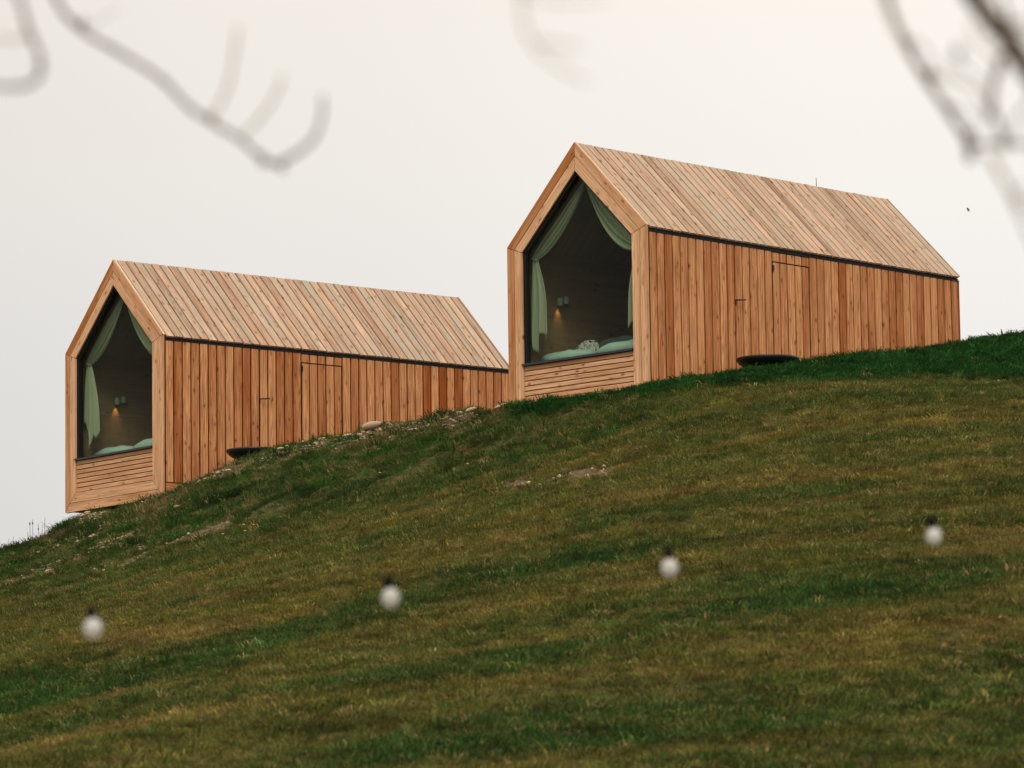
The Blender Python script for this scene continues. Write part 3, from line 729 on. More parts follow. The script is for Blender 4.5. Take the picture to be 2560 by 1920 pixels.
    place(o, (H_ - .012, .026, .012), (0, -1, 0), (1, 0, 0), (0, 0, 1)); grain(o, .5, rg)
    # --- breast panel of horizontal planks under the window
    bp = MB().quadbox((-WI - .02, .046, ZB - .03), (WI + .02, .062, ZS)).build('breast_panel', M['backing'], root)
    top, bot = ZS - .020, ZB + .002
    ph = (top - bot) / 7
    bm_ = None
    for k in range(7):
        o = MB().prism([(-ph/2 + .007, 0), (ph/2 - .007, 0), (ph/2 - .007, .018), (ph/2 - .010, .021), (-ph/2 + .008, .021), (-ph/2 + .007, .018)], 0, 2*WI - .006, 2).build('plank', M['front'], bp)
        place(o, (-WI + .003, .046, bot + (k + .5) * ph), (0, 0, 1), (0, -1, 0), (1, 0, 0))
        xa = Vector((0, -1, 0)).cross(Vector((1, 0, 0)))
        place(o, (-WI + .003, .046, bot + (k + .5) * ph), xa, (0, -1, 0), (1, 0, 0))
        grain(o, rg.uniform(.2, .6), rg)
    # --- window: black frame, pane, sill
    win = MB()
    IW = [(-WI, ZS - .02), (-WI, ZI), (0, ZA), (WI, ZI), (WI, ZS - .02)]
    q = .034
    IN = [(-WI + q, ZS + .006), (-WI + q, ZI - q * .55), (0, ZA - q * 1.45), (WI - q, ZI - q * .55), (WI - q, ZS + .006)]
    for a, b_ in ((0, 1), (1, 2), (2, 3), (3, 4), (4, 0)):
        win.prism([IW[a], IW[b_], IN[b_], IN[a]], .0465, .125, 1)
    win = win.build('window', M['metal'], root)
    MB().prism(IN, .100, .108, 1).build('pane', M['glass'], win)
    MB().quadbox((-WI - .012, -.022, ZS - .020), (WI - .001, .0995, ZS + .010)).build('sill', M['sill'], win)
    # --- room behind the glass
    xi = -1.2
    room = MB().quadbox((-1.27, .126, .55), (1.27, 3.2, .62)).build('floor', M['inner'], root)
    grain(room, .6)
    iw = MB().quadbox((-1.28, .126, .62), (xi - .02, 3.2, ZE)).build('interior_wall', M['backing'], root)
    for z0, z1 in ((.62, 1.03), (1.033, 1.64), (1.643, 2.25), (2.253, 2.74)):
        o = MB().quadbox((-(z1 - z0)/2, 0, 0), ((z1 - z0)/2, .02, 3.07)).build('panel', M['inner'], iw)
        xa = Vector((1, 0, 0)).cross(Vector((0, 1, 0)))
        place(o, (xi - .02, .126, (z0 + z1)/2), xa, (1, 0, 0), (0, 1, 0)); grain(o, rg.uniform(.2, .8), rg)
    MB().quadbox((1.18, .126, .62), (1.27, 3.2, ZE)).build('interior_wall', M['inner'], root)
    MB().prism([(-1.27, .62), (1.27, .62), (1.27, ZE), (0, ZR - .2), (-1.27, ZE)], 3.2, 3.25, 1).build('interior_wall', M['inner'], root)
    for sgn in (1, -1):
        o = MB().quadbox((-1.53, -.02, 0), (1.53, 0, SL - .1)).build('ceiling', M['inner'], root)
        n_ = Vector((n_r.x * sgn, 0, n_r.z)); s_ = Vector((s_r.x * sgn, 0, s_r.z))
        place(o, Vector((0, 1.66, ZR - .19)) + s_ * .0, n_.cross(s_), n_, s_); grain(o, .5, rg)
    return root

CR = cabin(POSER, 'larch plank cabin higher on the hill, thin rod on its ridge, lush grass before it', DARK_R, 3)
CL = cabin(POSEL, 'larch plank cabin lower on the hill, front corner overhanging the slope above a gravelly bank', DARK_L, 5)
lr = MB().tube([(0, 5.47, ZR - .06), (0.002, 5.47, ZR + .06), (-.004, 5.472, ZR + .125)], [.006, .005, .004], 6).build('antenna_rod', M['metal'], CR)

def at(pose, q):
    c, s = math.cos(pose[3]), math.sin(pose[3])
    return (pose[0] + c*q[0] - s*q[1], pose[1] + s*q[0] + c*q[1], pose[2] + q[2])

# ---------------------------------------------------------------- curtains
def curtain(pose, mirror, label, seed, hem=1.2):
    rg = random.Random(seed)
    # outline in the window plane: (z, left edge, right edge) for the gathered upper part and the loose tail
    tie = (-1.03, 2.43)
    nu, nv = 60, 44
    v, f = [], []
    rows = []
    k_ = 1.65 if mirror else 1.0
    tz_ = tie[1] - (.07 if mirror else 0)
    def lerp(a, c, t): return a + (c - a) * t
    for j in range(nv + 1):
        t = j / nv
        row = []
        for i in range(nu + 1):
            u = i / nu                       # 0 outer edge, 1 inner edge
            if t < .5:                       # gathered along the rake, from the apex down to the tie
                k = t / .5
                ox, oz = lerp(-.02, -1.115, k), lerp(3.515, 2.50, k)
                s = math.sin(math.pi * min(1, k * .97)) ** .8
                ix, iz = lerp(.01, -1.0, k) + .02 * s, lerp(3.47, tz_ + .01, k) - .20 * s * k_
                cl = max(0, (k - .8) / .2) ** 2
                x = lerp(lerp(ox, ix, u), -1.105 + .12 * u, cl)
                z = lerp(lerp(oz, iz, u), tz_ + .02 * (1 - u), cl)
                amp = .010 + .022 * s
                y = .235 + amp * math.sin(u * 2 * math.pi * 3.5 + seed + 1.2 * k) + .006 * math.sin(u * 29 + seed * 2)
            else:
                k = (t - .5) / .5
                sp = math.sin(min(1, k * 1.3) * math.pi / 2)
                xl, xr = -1.105 - .065 * sp, -.985 + .195 * sp
                x = lerp(xl, xr, u) + .012 * math.sin(k * 5 + seed) * k
                hemz = float(np.interp(u, [0, .12, .22, .38, .5, .58, .75, .88, 1], [1.50, 1.47, 1.10, 1.04, 1.12, 1.33, 1.30, 1.20, 1.32])) + hem - 1.25
                z = lerp(tz_, hemz, k)
                amp = .012 + .026 * k
                y = .235 + amp * math.sin(u * 2 * math.pi * 2.6 + seed + .8 * k) + .005 * math.sin(u * 33 + k * 3)
            row.append((-x if mirror else x, y, z))
        rows.append(row)
    for r in rows: v += r
    for j in range(nv):
        for i in range(nu):
            a = j * (nu + 1) + i
            f.append((a, a + 1, a + nu + 2, a + nu + 1))
    mb = MB(); mb.v, mb.f = v, f
    root = empty('curtain', pose[:3], pose[3])
    tag(root, label, 'curtain', 'sage green curtains tied back in the gable windows')
    o = mb.build('cloth', M['curtain'], root, True)
    so = o.modifiers.new('thick', 'SOLIDIFY'); so.thickness = .003; so.offset = 0
    tb = [((-1 if mirror else 1) * (-1.045 + .068 * math.cos(a)), .235 + .034 * math.sin(a), tz_ + .012 - .02 * math.cos(a)) for a in np.linspace(0, 2 * math.pi, 17)]
    MB().tube(tb, [.011] * 17, 6).build('tieback', M['curtain'], root, True)
    return root

curtain(POSER, False, 'sage green curtain knotted back at the left of the higher cabin window', 1.0, 1.25)
curtain(POSER, True, 'sage green curtain drawn right in the higher cabin window, mostly behind the right post', 2.2, 1.25)
curtain(POSEL, False, 'sage green curtain knotted back at the left of the lower cabin window', 3.1, 1.24)
curtain(POSEL, True, 'sage green curtain drawn right in the lower cabin window, only its upper corner showing', 4.3, 1.24)

# ---------------------------------------------------------------- wall lamps
def wall_lamp(pose, label):
    root = empty('wall_lamp', at(pose, (-1.2, .92, 1.89)), pose[3])
    tag(root, label, 'lamp', 'twin cylinder wall lamps')
    MB().prism([(-.05, -.03), (.05, -.03), (.05, .03), (-.05, .03)], 0, .02, 0).build('base', M['lamp'], root)
    for dy, dx, z0, z1 in ((-.058, .05, -.060, .050), (.062, .060, -.025, .075)):
        mb = MB().lathe([(.001, z1), (.042, z1), (.044, z1 - .004), (.044, z0), (.039, z0), (.038, z1 - .02), (.001, z1 - .02)], 24, (dx, dy, 0))
        mb.build('lamp_shade', M['lamp'], root, False)
    ld = bpy.data.lights.new('lamp_light', 'SPOT')
    ld.energy = 5.0; ld.color = (1, .50, .18); ld.spot_size = math.radians(58); ld.spot_blend = 1.0; ld.shadow_soft_size = .012
    lo = bpy.data.objects.new('lamp_light', ld); col.objects.link(lo); lo.parent = root
    lo.location = (.05, -.058, -.045); lo.rotation_euler = (0, math.radians(9), 0)
    return root
wall_lamp(POSER, 'lit pale twin cylinder lamp on the dark inner wall of the higher cabin')
wall_lamp(POSEL, 'lit pale twin cylinder lamp on the dark inner wall of the lower cabin')

# ---------------------------------------------------------------- bed and pillows
def puff(w, d, h, seed, flat=2.6):
    mb = MB(); nu, nv = 28, 14
    rg = random.Random(seed); ph = rg.uniform(0, 6)
    for j in range(nv + 1):
        b_ = -math.pi/2 + math.pi * j / nv
        for i in range(nu):
            a = 2 * math.pi * i / nu
            ca, sa = math.cos(a), math.sin(a)
            r = (abs(ca) ** flat + abs(sa) ** flat) ** (-1 / flat)
            cb = math.copysign(abs(math.cos(b_)) ** .75, 1)
            x, y = w/2 * r * ca * cb, d/2 * r * sa * cb
            z = h/2 * math.sin(b_) * (1 + .10 * math.sin(5 * a + ph)) + h * .03 * math.sin(x * 16 + ph)
            mb.v.append((x, y, z))
    for j in range(nv):
        for i in range(nu):
            k = (i + 1) % nu
            mb.f.append((j*nu + i, j*nu + k, (j+1)*nu + k, (j+1)*nu + i))
    return mb

def pillow(pose, q, size, mat, label, seed, tilt=(0, 0, 0), group=None):
    o = puff(*size, seed).build('pillow', M[mat], None, True)
    o.location = at(pose, q)
    o.rotation_euler = (tilt[0], tilt[1], tilt[2] + pose[3])
    tag(o, label, 'pillow', group)
    return o

def bed(pose, label):
    root = empty('bed', at(pose, (0, 1.2, .62)), pose[3])
    tag(root, label, 'bed', 'beds below the gable windows')
    MB().quadbox((-1.05, -.95, 0), (1.05, .95, .16)).build('bed_base', M['inner'], root)
    MB().quadbox((-1.03, -.93, .161), (1.03, .93, .30)).build('mattress', M['mattress'], root)
bed(POSER, 'bed below the window of the higher cabin, hidden behind its mint pillows')
bed(POSEL, 'bed below the window of the lower cabin, hidden behind its mint pillows')
G = 'pillows on the window beds'
pillow(POSER, (-.74, .60, .985), (1.05, .42, .19), 'mint', 'mint pillow left of the patterned cushion in the higher cabin window', 1, (.05, 0, 0), G)
pillow(POSER, (.46, .60, .995), (1.15, .42, .20), 'mint', 'mint pillow right of the patterned cushion in the higher cabin window', 2, (.05, 0, .03), G)
pillow(POSER, (-.64, .90, 1.10), (.46, .14, .30), 'print', 'leaf patterned cushion standing between two mint pillows', 3, (-.3, 0, 0), G)
pillow(POSER, (-.02, 1.0, 1.10), (1.05, .22, .30), 'teal', 'dark teal cushion at the right behind the mint pillow of the higher cabin', 4, (-.2, 0, .05), G)
pillow(POSEL, (-.80, .60, .975), (1.10, .46, .19), 'mint', 'left mint pillow in the lower cabin window', 5, (.05, 0, 0), G)
pillow(POSEL, (.42, .60, .985), (1.15, .46, .22), 'mint', 'right mint pillow in the lower cabin window', 6, (.05, 0, .03), G)

# ---------------------------------------------------------------- fire bowls
def fire_bowl(p, label):
    root = empty('fire_bowl', (p[0], p[1], p[2] - .235))
    tag(root, label, 'fire bowl', 'black steel fire bowls beside the cabins')
    R_, hh = .45, .20
    prof = [(.02, .035)]
    for k in range(1, 11):
        a = k / 10 * math.radians(74)
        prof.append((R_ * math.sin(a) / math.sin(math.radians(74)), .035 + hh * .82 * (1 - math.cos(a)) / (1 - math.cos(math.radians(74)))))
    prof += [(R_ + .004, .235 - .02), (R_ + .004, .235), (R_ - .012, .235), (R_ - .02, .20)]
    for k in range(9, 0, -1):
        a = k / 10 * math.radians(74)
        prof.append((max(.01, R_ * math.sin(a) / math.sin(math.radians(74)) - .02), .055 + hh * .8 * (1 - math.cos(a)) / (1 - math.cos(math.radians(74)))))
    MB().lathe(prof, 64).build('bowl', M['metal'], root, True)
    MB().lathe([(.17, 0), (.19, 0), (.19, .05), (.17, .05), (.17, 0)], 32).build('base_ring', M['metal'], root)
fire_bowl(BOWLR, 'round black fire bowl in the lush grass beside the higher cabin')
fire_bowl(BOWLL, 'round black fire bowl half behind the gravel bank beside the lower cabin')

# ---------------------------------------------------------------- festoon bulbs in the foreground
BN = ('lowest and leftmost of the four', 'second from left at a dark green band', 'third from left over olive turf', 'rightmost, highest of the four')
for i, b in enumerate(BULBS):
    s, c = Vector(b[:3]), Vector(b[3:])
    root = empty('light_bulb', s + Vector((0, 0, .016)))
    tag(root, 'blurred white bulb hanging in the foreground, ' + BN[i], 'light bulb', 'bulbs of the festoon string')
    dz = c.z - s.z - .016
    dx = c.x - s.x
    pr = []
    for k in range(17):
        a = math.pi * k / 16
        pr.append((max(.0008, .0235 * math.sin(a)) if k > 2 else max(.008, .0235 * math.sin(a)), .025 * math.cos(a) if a > 1.57 else .029 * math.cos(a)))
    MB().lathe(pr, 28, (dx, 0, dz)).build('globe', M['opal'], root, True)
    MB().tube([(0, 0, -.004), (0, 0, -.007), (dx * .4, 0, -.026), (dx * .6, 0, dz + .024)], [.009, .0125, .0125, .010], 14).build('socket', M['socket'], root, True)
cp = [np.array(b[:3]) + (0, 0, .012) for b in BULBS]
d0, d1 = cp[1] - cp[0], cp[-1] - cp[-2]
cpts = [cp[0] - d0 * 3 + (0, 0, .05), cp[0] - d0] + cp + [cp[-1] + d1, cp[-1] + d1 * 3 + (0, 0, .08)]
cb = MB().tube(smoothpath(cpts, 8), [.0013] * (8 * (len(cpts) - 1) + 1), 6).build('festoon_cable', M['socket'], None, True)
tag(cb, 'thin dark cable from which the four blurred globe bulbs hang', 'cable')

# ---------------------------------------------------------------- bare tree whose twigs hang into the top of the picture
tx, ty = LIMB[-1][0] + .15, LIMB[-1][1] + .3
tree = empty('bare_tree', (tx, ty, ground_z(tx, ty) - .1))
tag(tree, 'bare tree with blurred twigs hanging into the top of the view', 'tree')
def world_part(mb, name, mat):
    o = mb.build(name, mat, tree, True)
    o.matrix_parent_inverse = Matrix.Translation(tree.location).inverted()
    return o
gz = ground_z(tx, ty) - .1
trunk = [(tx + .05, ty + .05, gz), (tx + .02, ty + .02, gz + .6), (tx - .02, ty, gz + 1.6), tuple(LIMB[-1]), (tx - .35, ty - .1, LIMB[-1][2] + .7), (tx - .5, ty + .1, LIMB[-1][2] + 1.8)]
tp = smoothpath(trunk, 6)
world_part(MB().tube(tp, list(np.interp(range(len(tp)), [0, 3, len(tp)-1], [.13, .085, .03])), 14), 'trunk', M['bark'])
lp = smoothpath(LIMB, 6)
world_part(MB().tube(lp, list(np.linspace(.011, .032, len(lp))), 10), 'limb', M['bark'])
for kind, pts, a, b in TWIGS:
    pp = smoothpath(pts, 6)
    rr = [a + (b - a) * i / (len(pp) - 1) for i in range(len(pp))]
    rr = [r * (1 + .16 * math.sin(i * 2.3) + .22 * max(0, math.sin(i * .9 + pts[0][0] * 9)) ** 6) for i, r in enumerate(rr)]
    world_part(MB().tube(pp, rr, 8), 'twig', M['bark'] if kind == 'b' else M['shoot'])
for x, y, z, r in BUDS:
    o = world_part(MB().lathe([(.0003, -1.5*r), (.6*r, -.9*r), (.9*r, 0), (.6*r, .9*r), (.0003, 1.6*r)], 10, (x, y, z)), 'bud', M['bark'])

# ---------------------------------------------------------------- bird
bd = empty('bird', BIRD, math.radians(20))
tag(bd, 'small black bird gliding in the white sky right of the higher cabin', 'bird')
ax = Vector((.62, .25, -.74)).normalized()
body = [tuple(ax * t) for t in (-.055, -.045, -.02, .015, .04, .075)]
MB().tube(body, [.004, .014, .021, .018, .010, .003], 10).build('body', M['bird'], bd, True)
for sg in (1, -1):
    sd_ = ax.cross(Vector((.2, -1, .1))).normalized() * sg
    w_ = MB()
    a0 = -ax * .028; b0 = ax * .018; t0 = ax * .055 + sd_ * .030 + Vector((0, .02 * sg, 0))
    m0 = ax * .0 + sd_ * .030
    up_ = Vector((0, -.004, .003))
    w_.v = [tuple(p) for p in (a0, m0, t0, b0, a0 + up_, m0 + up_, t0 + up_ * .3, b0 + up_)]
    w_.f = [(0, 1, 2, 3), (4, 7, 6, 5), (0, 4, 5, 1), (1, 5, 6, 2), (2, 6, 7, 3), (3, 7, 4, 0)]
    w_.build('wing', M['bird'], bd)

# ---------------------------------------------------------------- dry weeds on the skyline at the left
def stalk(mb, base, tip, heads, rg):
    base, tip = Vector(base), Vector(tip)
    pts = [base + (tip - base) * t + Vector((math.sin(t * 3 + rg.random()) * .02, 0, 0)) for t in (0, .25, .5, .75, 1)]
    mb.tube(pts, [.010, .009, .008, .0065, .005], 5)
    for t, r in heads:
        p = base + (tip - base) * t
        mb.lathe([(.0005, -2.2*r), (.8*r, -r), (r, 0), (.7*r, r), (.0005, 2*r)], 7, tuple(p))
ws = random.Random(4)
tips = [(70, -0.34), (79, -0.38)]
def weed(base_xyz, spec, label):
    bx, by_ = base_xyz[0], base_xyz[1]
    bz = ground_z(bx, by_)
    r_ = empty('dry_weed', (bx, by_, bz - .05))
    tag(r_, label, 'weed', 'dry weeds on the skyline')
    for (dx, z, heads, br) in spec:
        mb = MB()
        stalk(mb, (dx * .4, 0, 0), (dx, .05, z - bz + .05), heads, ws)
        for (t, ox, oz) in br:
            h0 = z - bz + .05
            mb.tube([(dx * (.4 + .6 * t), .03, h0 * t), (dx + ox * .5, .03, h0 * t + oz * .6), (dx + ox, .03, h0 * t + oz)], [.007, .006, .004], 5)
        mb.build('stalk', M['weed'], r_, True)
za = WEEDA[0][2]
weed((WEEDA[0][0] + .05, 92), [(-.06, za + .36, ((.99, .018), (.90, .022), (.72, .016)), ()), (.0, za + .40, ((.985, .018), (.91, .020), (.8, .016)), ()),
     (.12, za + .30, ((.98, .016), (.93, .024), (.82, .018)), ((.85, .05, .08),)), (.20, za + .27, ((.92, .014), (.85, .014)), ()), (.27, za + .44, ((.93, .022), (.86, .020)), ()), (-.10, za + .14, ((.97, .018), (.9, .014)), ())],
     'dry grey weed with upright seed heads on the skyline below the lower cabin')
zb = WEEDB[0][2]
weed((WEEDB[0][0], 92), [(.0, zb + .22, ((.97, .012),), ((.97, .06, .10), (.93, -.07, .03))), (.10, zb + .26, ((.98, .010),), ((.9, .14, .05),)), (-.16, zb + .10, ((.95, .012),), ((.9, .05, .06), (.9, -.08, .08)))],
     'dry grey weed with forked bare twigs at the left edge of the view')

# ---------------------------------------------------------------- stones
def rock_mesh(seed, name='rock'):
    import bmesh
    bm = bmesh.new()
    bmesh.ops.create_icosphere(bm, subdivisions=2, radius=.5)
    rg = random.Random(seed)
    a, b, c = rg.uniform(.7, 1.0), rg.uniform(.55, .8), rg.uniform(.42, .62)
    planes = [(Vector((rg.gauss(0, 1), rg.gauss(0, 1), rg.gauss(0, 1))).normalized(), rg.uniform(.34, .46)) for _ in range(7)]
    for v in bm.verts:
        for n_, d in planes:
            t = v.co.dot(n_)
            if t > d: v.co -= n_ * (t - d) * .85
        v.co.x *= a; v.co.y *= b; v.co.z *= c
        v.co *= 1 + rg.uniform(-.025, .025)
    me_ = bpy.data.meshes.new(name); bm.to_mesh(me_); bm.free()
    me_.polygons.foreach_set('use_smooth', [True] * len(me_.polygons))
    me_.materials.append(M['rock'])
    return me_
RM = [rock_mesh(i) for i in range(6)]
ROCK_LABEL = ['biggest pale boulder in the gravel below the lower cabin', 'lumpy pale stone touching the upper right of the biggest boulder',
 'rounded pale stone right of the biggest boulder', 'small pale stone on the gravel above the lumpy one by the biggest boulder',
 'small stone high on the bank right of the biggest boulder', 'pale round stone in green leaves near the corner of the higher cabin',
 'pale stone at the top end of the gravel strip near the higher cabin', 'long pale stone lying alone in the grass near the corner of the higher cabin',
 'flat pale stone at the foot of the planks above the biggest boulder', 'pale stone at the planks left of the biggest boulder',
 'pale stone in the gravel below the flush hatch of the lower cabin', 'pale stone at the wall right of the lower fire bowl',
 'pale stone in the gravel just right of the lower fire bowl', 'first of the pale stones in a row left of the lower fire bowl',
 'second of the pale stones in a row left of the lower fire bowl', 'orange tan boulder just below the overhanging corner of the lower cabin',
 'tan stone below the orange boulder under the lower cabin corner', 'stone on the skyline just left of the lower cabin', 'pale stone alone in the dark bank at the far left']
for i, (x, y, s) in enumerate(ROCKS):
    o = obj('rock', RM[i % 6], None)
    sc = s * 1.15
    st = (1.25, .8, .8) if i != 7 else (1.5, .6, .55)
    o.scale = tuple(sc * k for k in st)
    o.location = (x, y, ground_z(x, y) + sc * .24 + (.05 if i == 7 else .012))
    o.rotation_euler = (rnd.uniform(-.2, .2), rnd.uniform(-.35, .05), rnd.uniform(-.6, .6) + (0 if i != 7 else -.2))
    tag(o, ROCK_LABEL[i], 'stone', 'stones on the bank')

# gravel: thousands of small stones, one object
gx = nrg.uniform(-8.2, .6, 90000); gy = nrg.uniform(61.5, 70.5, 90000)
gm = gravel_mask(gx, gy)
keep = nrg.random(90000) < gm * .34
sx = np.concatenate([gx[keep]]); sy = gy[keep]
ux = nrg.uniform(-9, 9, 60000); uy = nrg.uniform(50, 66, 60000)
k2 = nrg.random(60000) < soil_mask(ux, uy) * .42
sx = np.r_[sx, ux[k2]][:6500]; sy = np.r_[sy, uy[k2]][:6500]
sz = height(sx, sy)
ico = [(0, 0, 1), (.894, 0, .447), (.276, .851, .447), (-.724, .526, .447), (-.724, -.526, .447), (.276, -.851, .447), (.724, .526, -.447), (-.276, .851, -.447), (-.894, 0, -.447), (-.276, -.851, -.447), (.724, -.526, -.447), (0, 0, -1)]
icf = [(0,1,2),(0,2,3),(0,3,4),(0,4,5),(0,5,1),(1,6,2),(2,7,3),(3,8,4),(4,9,5),(5,10,1),(6,7,2),(7,8,3),(8,9,4),(9,10,5),(10,6,1),(11,7,6),(11,8,7),(11,9,8),(11,10,9),(11,6,10)]
ico = np.array(ico)
k = len(sx)
rad = np.exp(nrg.normal(-4.35, .52, k)); rad = np.clip(rad, .005, .042)
V = ico[None] * (1 + nrg.uniform(-.25, .25, (k, 12, 1))) * rad[:, None, None] * np.stack([nrg.uniform(.8, 1.5, k), nrg.uniform(.7, 1.1, k), nrg.uniform(.5, .8, k)], 1)[:, None, :]
an = nrg.uniform(0, 6.28, k); ca, sa = np.cos(an)[:, None], np.sin(an)[:, None]
V = np.stack([V[..., 0]*ca - V[..., 1]*sa, V[..., 0]*sa + V[..., 1]*ca, V[..., 2]], 2) + np.stack([sx, sy, sz + rad * .3], 1)[:, None, :]
F = (np.array(icf)[None] + (np.arange(k) * 12)[:, None, None]).reshape(-1, 3)
gme = bpy.data.meshes.new('gravel')
gme.vertices.add(k * 12); gme.vertices.foreach_set('co', V.astype(np.float32).ravel())
gme.loops.add(F.size); gme.loops.foreach_set('vertex_index', F.astype(np.int32).ravel())
gme.polygons.add(len(F)); gme.polygons.foreach_set('loop_start', (np.arange(len(F)) * 3).astype(np.int32))
gme.update(calc_edges=True)
gc = np.repeat(np.clip(nrg.normal(1, .3, k), .35, 1.7), 12)
gcol = np.stack([gc * .32, gc * .225, gc * .138, np.ones(k * 12)], 1)
attr(gme, 'gcol', 'FLOAT_COLOR', 'POINT', gcol.astype(np.float32))
m, n, l, b = newmat('gravel_stone')
a_ = n.new('ShaderNodeAttribute'); a_.attribute_name = 'gcol'
l.new(a_.outputs['Color'], b.inputs['Base Color']); b.inputs['Roughness'].default_value = .9
tag(obj('gravel', gme, m), 'pale gravel strewn over the bank and bare patches', 'gravel', kind='stuff')

# ---------------------------------------------------------------- yellow flowers
def flower(x, y):
    z = ground_z(x, y)
    r_ = empty('yellow_flower', (x, y, z))
    tag(r_, 'tiny yellow flower head in the grassy bank below the lower cabin', 'flower', 'yellow flowers in the bank')
    MB().tube([(0, 0, 0), (.004, 0, .06), (.002, 0, .115)], [.003, .003, .003], 5).build('stem', M['stem'], r_)
    MB().lathe([(.002, .112), (.018, .118), (.022, .128), (.012, .134), (.001, .136)], 10).build('flower_head', M['petal'], r_, True)
for x, y in FLOWERS: flower(x, y)

# ---------------------------------------------------------------- grass
def tuft(seed, nb, hgt, spread, wid, lean, name):
    rg = random.Random(seed)
    v, f = [], []
    for _ in range(nb):
        r = spread * math.sqrt(rg.random()); a = rg.uniform(0, 6.28)
        bx, by_ = r * math.cos(a), r * math.sin(a)
        h = hgt * rg.uniform(.55, 1.15); w = wid * rg.uniform(.7, 1.2)
        la = a + rg.uniform(-1.2, 1.2); le = lean * rg.uniform(.2, 1.2) * h
        fa = rg.uniform(0, 6.28); cx, cy = math.cos(fa) * w / 2, math.sin(fa) * w / 2
        n0 = len(v)
        for t, ws_ in ((0, .8), (.4, 1), (.75, .7)):
            ox, oy = math.cos(la) * le * t * t, math.sin(la) * le * t * t
            z = h * t * (1 - .15 * t)
            v += [(bx + ox - cx * ws_, by_ + oy - cy * ws_, z), (bx + ox + cx * ws_, by_ + oy + cy * ws_, z)]
        ox, oy = math.cos(la) * le, math.sin(la) * le
        v.append((bx + ox, by_ + oy, h * (.85 - .25 * lean)))
        f += [(n0, n0+1, n0+3, n0+2), (n0+2, n0+3, n0+5, n0+4), (n0+4, n0+5, n0+6)]
    me_ = bpy.data.meshes.new(name)
    me_.from_pydata(v, [], f); me_.update()
    return me_

def grass_mat():
    m, n, l, b = newmat('grass_blades')
    a = n.new('ShaderNodeAttribute'); a.attribute_type = 'INSTANCER'; a.attribute_name = 'gcol'
    g = n.new('ShaderNodeNewGeometry')
    z = n.new('ShaderNodeTexNoise'); z.inputs['Scale'].default_value = 45; z.inputs['Detail'].default_value = 1
    l.new(g.outputs['Position'], z.inputs['Vector'])
    r = n.new('ShaderNodeMapRange'); r.inputs['From Min'].default_value = .3; r.inputs['From Max'].default_value = .7; r.inputs['To Min'].default_value = .55; r.inputs['To Max'].default_value = 1.45
    l.new(z.outputs['Fac'], r.inputs['Value'])
    sc = n.new('ShaderNodeVectorMath'); sc.operation = 'SCALE'
    l.new(a.outputs['Color'], sc.inputs[0]); l.new(r.outputs[0], sc.inputs['Scale'])
    l.new(sc.outputs[0], b.inputs['Base Color'])
    b.inputs['Roughness'].default_value = .65
    b.inputs['Specular IOR Level'].default_value = .04
    tr = n.new('ShaderNodeBsdfTranslucent'); l.new(sc.outputs[0], tr.inputs['Color'])
    x = n.new('ShaderNodeMixShader'); x.inputs[0].default_value = .25
    l.new(b.outputs[0], x.inputs[1]); l.new(tr.outputs[0], x.inputs[2])
    l.new(x.outputs[0], n['Material Output'].inputs['Surface'])
    return m
GM = grass_mat()
lib = bpy.data.collections.new('grass_sources')
for i, spec in enumerate([(1, 16, .055, .05, .0050, .9), (2, 16, .050, .055, .0048, 1.0), (3, 14, .060, .045, .0050, .8),      # mown lawn
                          (4, 18, .085, .05, .0065, .8), (5, 18, .100, .055, .0070, .7), (6, 16, .078, .05, .0070, 1.0),       # lush
                          (7, 14, .070, .06, .0050, 1.3), (8, 16, .085, .06, .0080, 1.1), (9, 8, .135, .05, .0045, .8)]):     # bank, weeds, tall
    me_ = tuft(*spec, 'grass_tuft')
    me_.materials.append(GM)
    lib.objects.link(bpy.data.objects.new('grass_tuft_%02d' % i, me_))

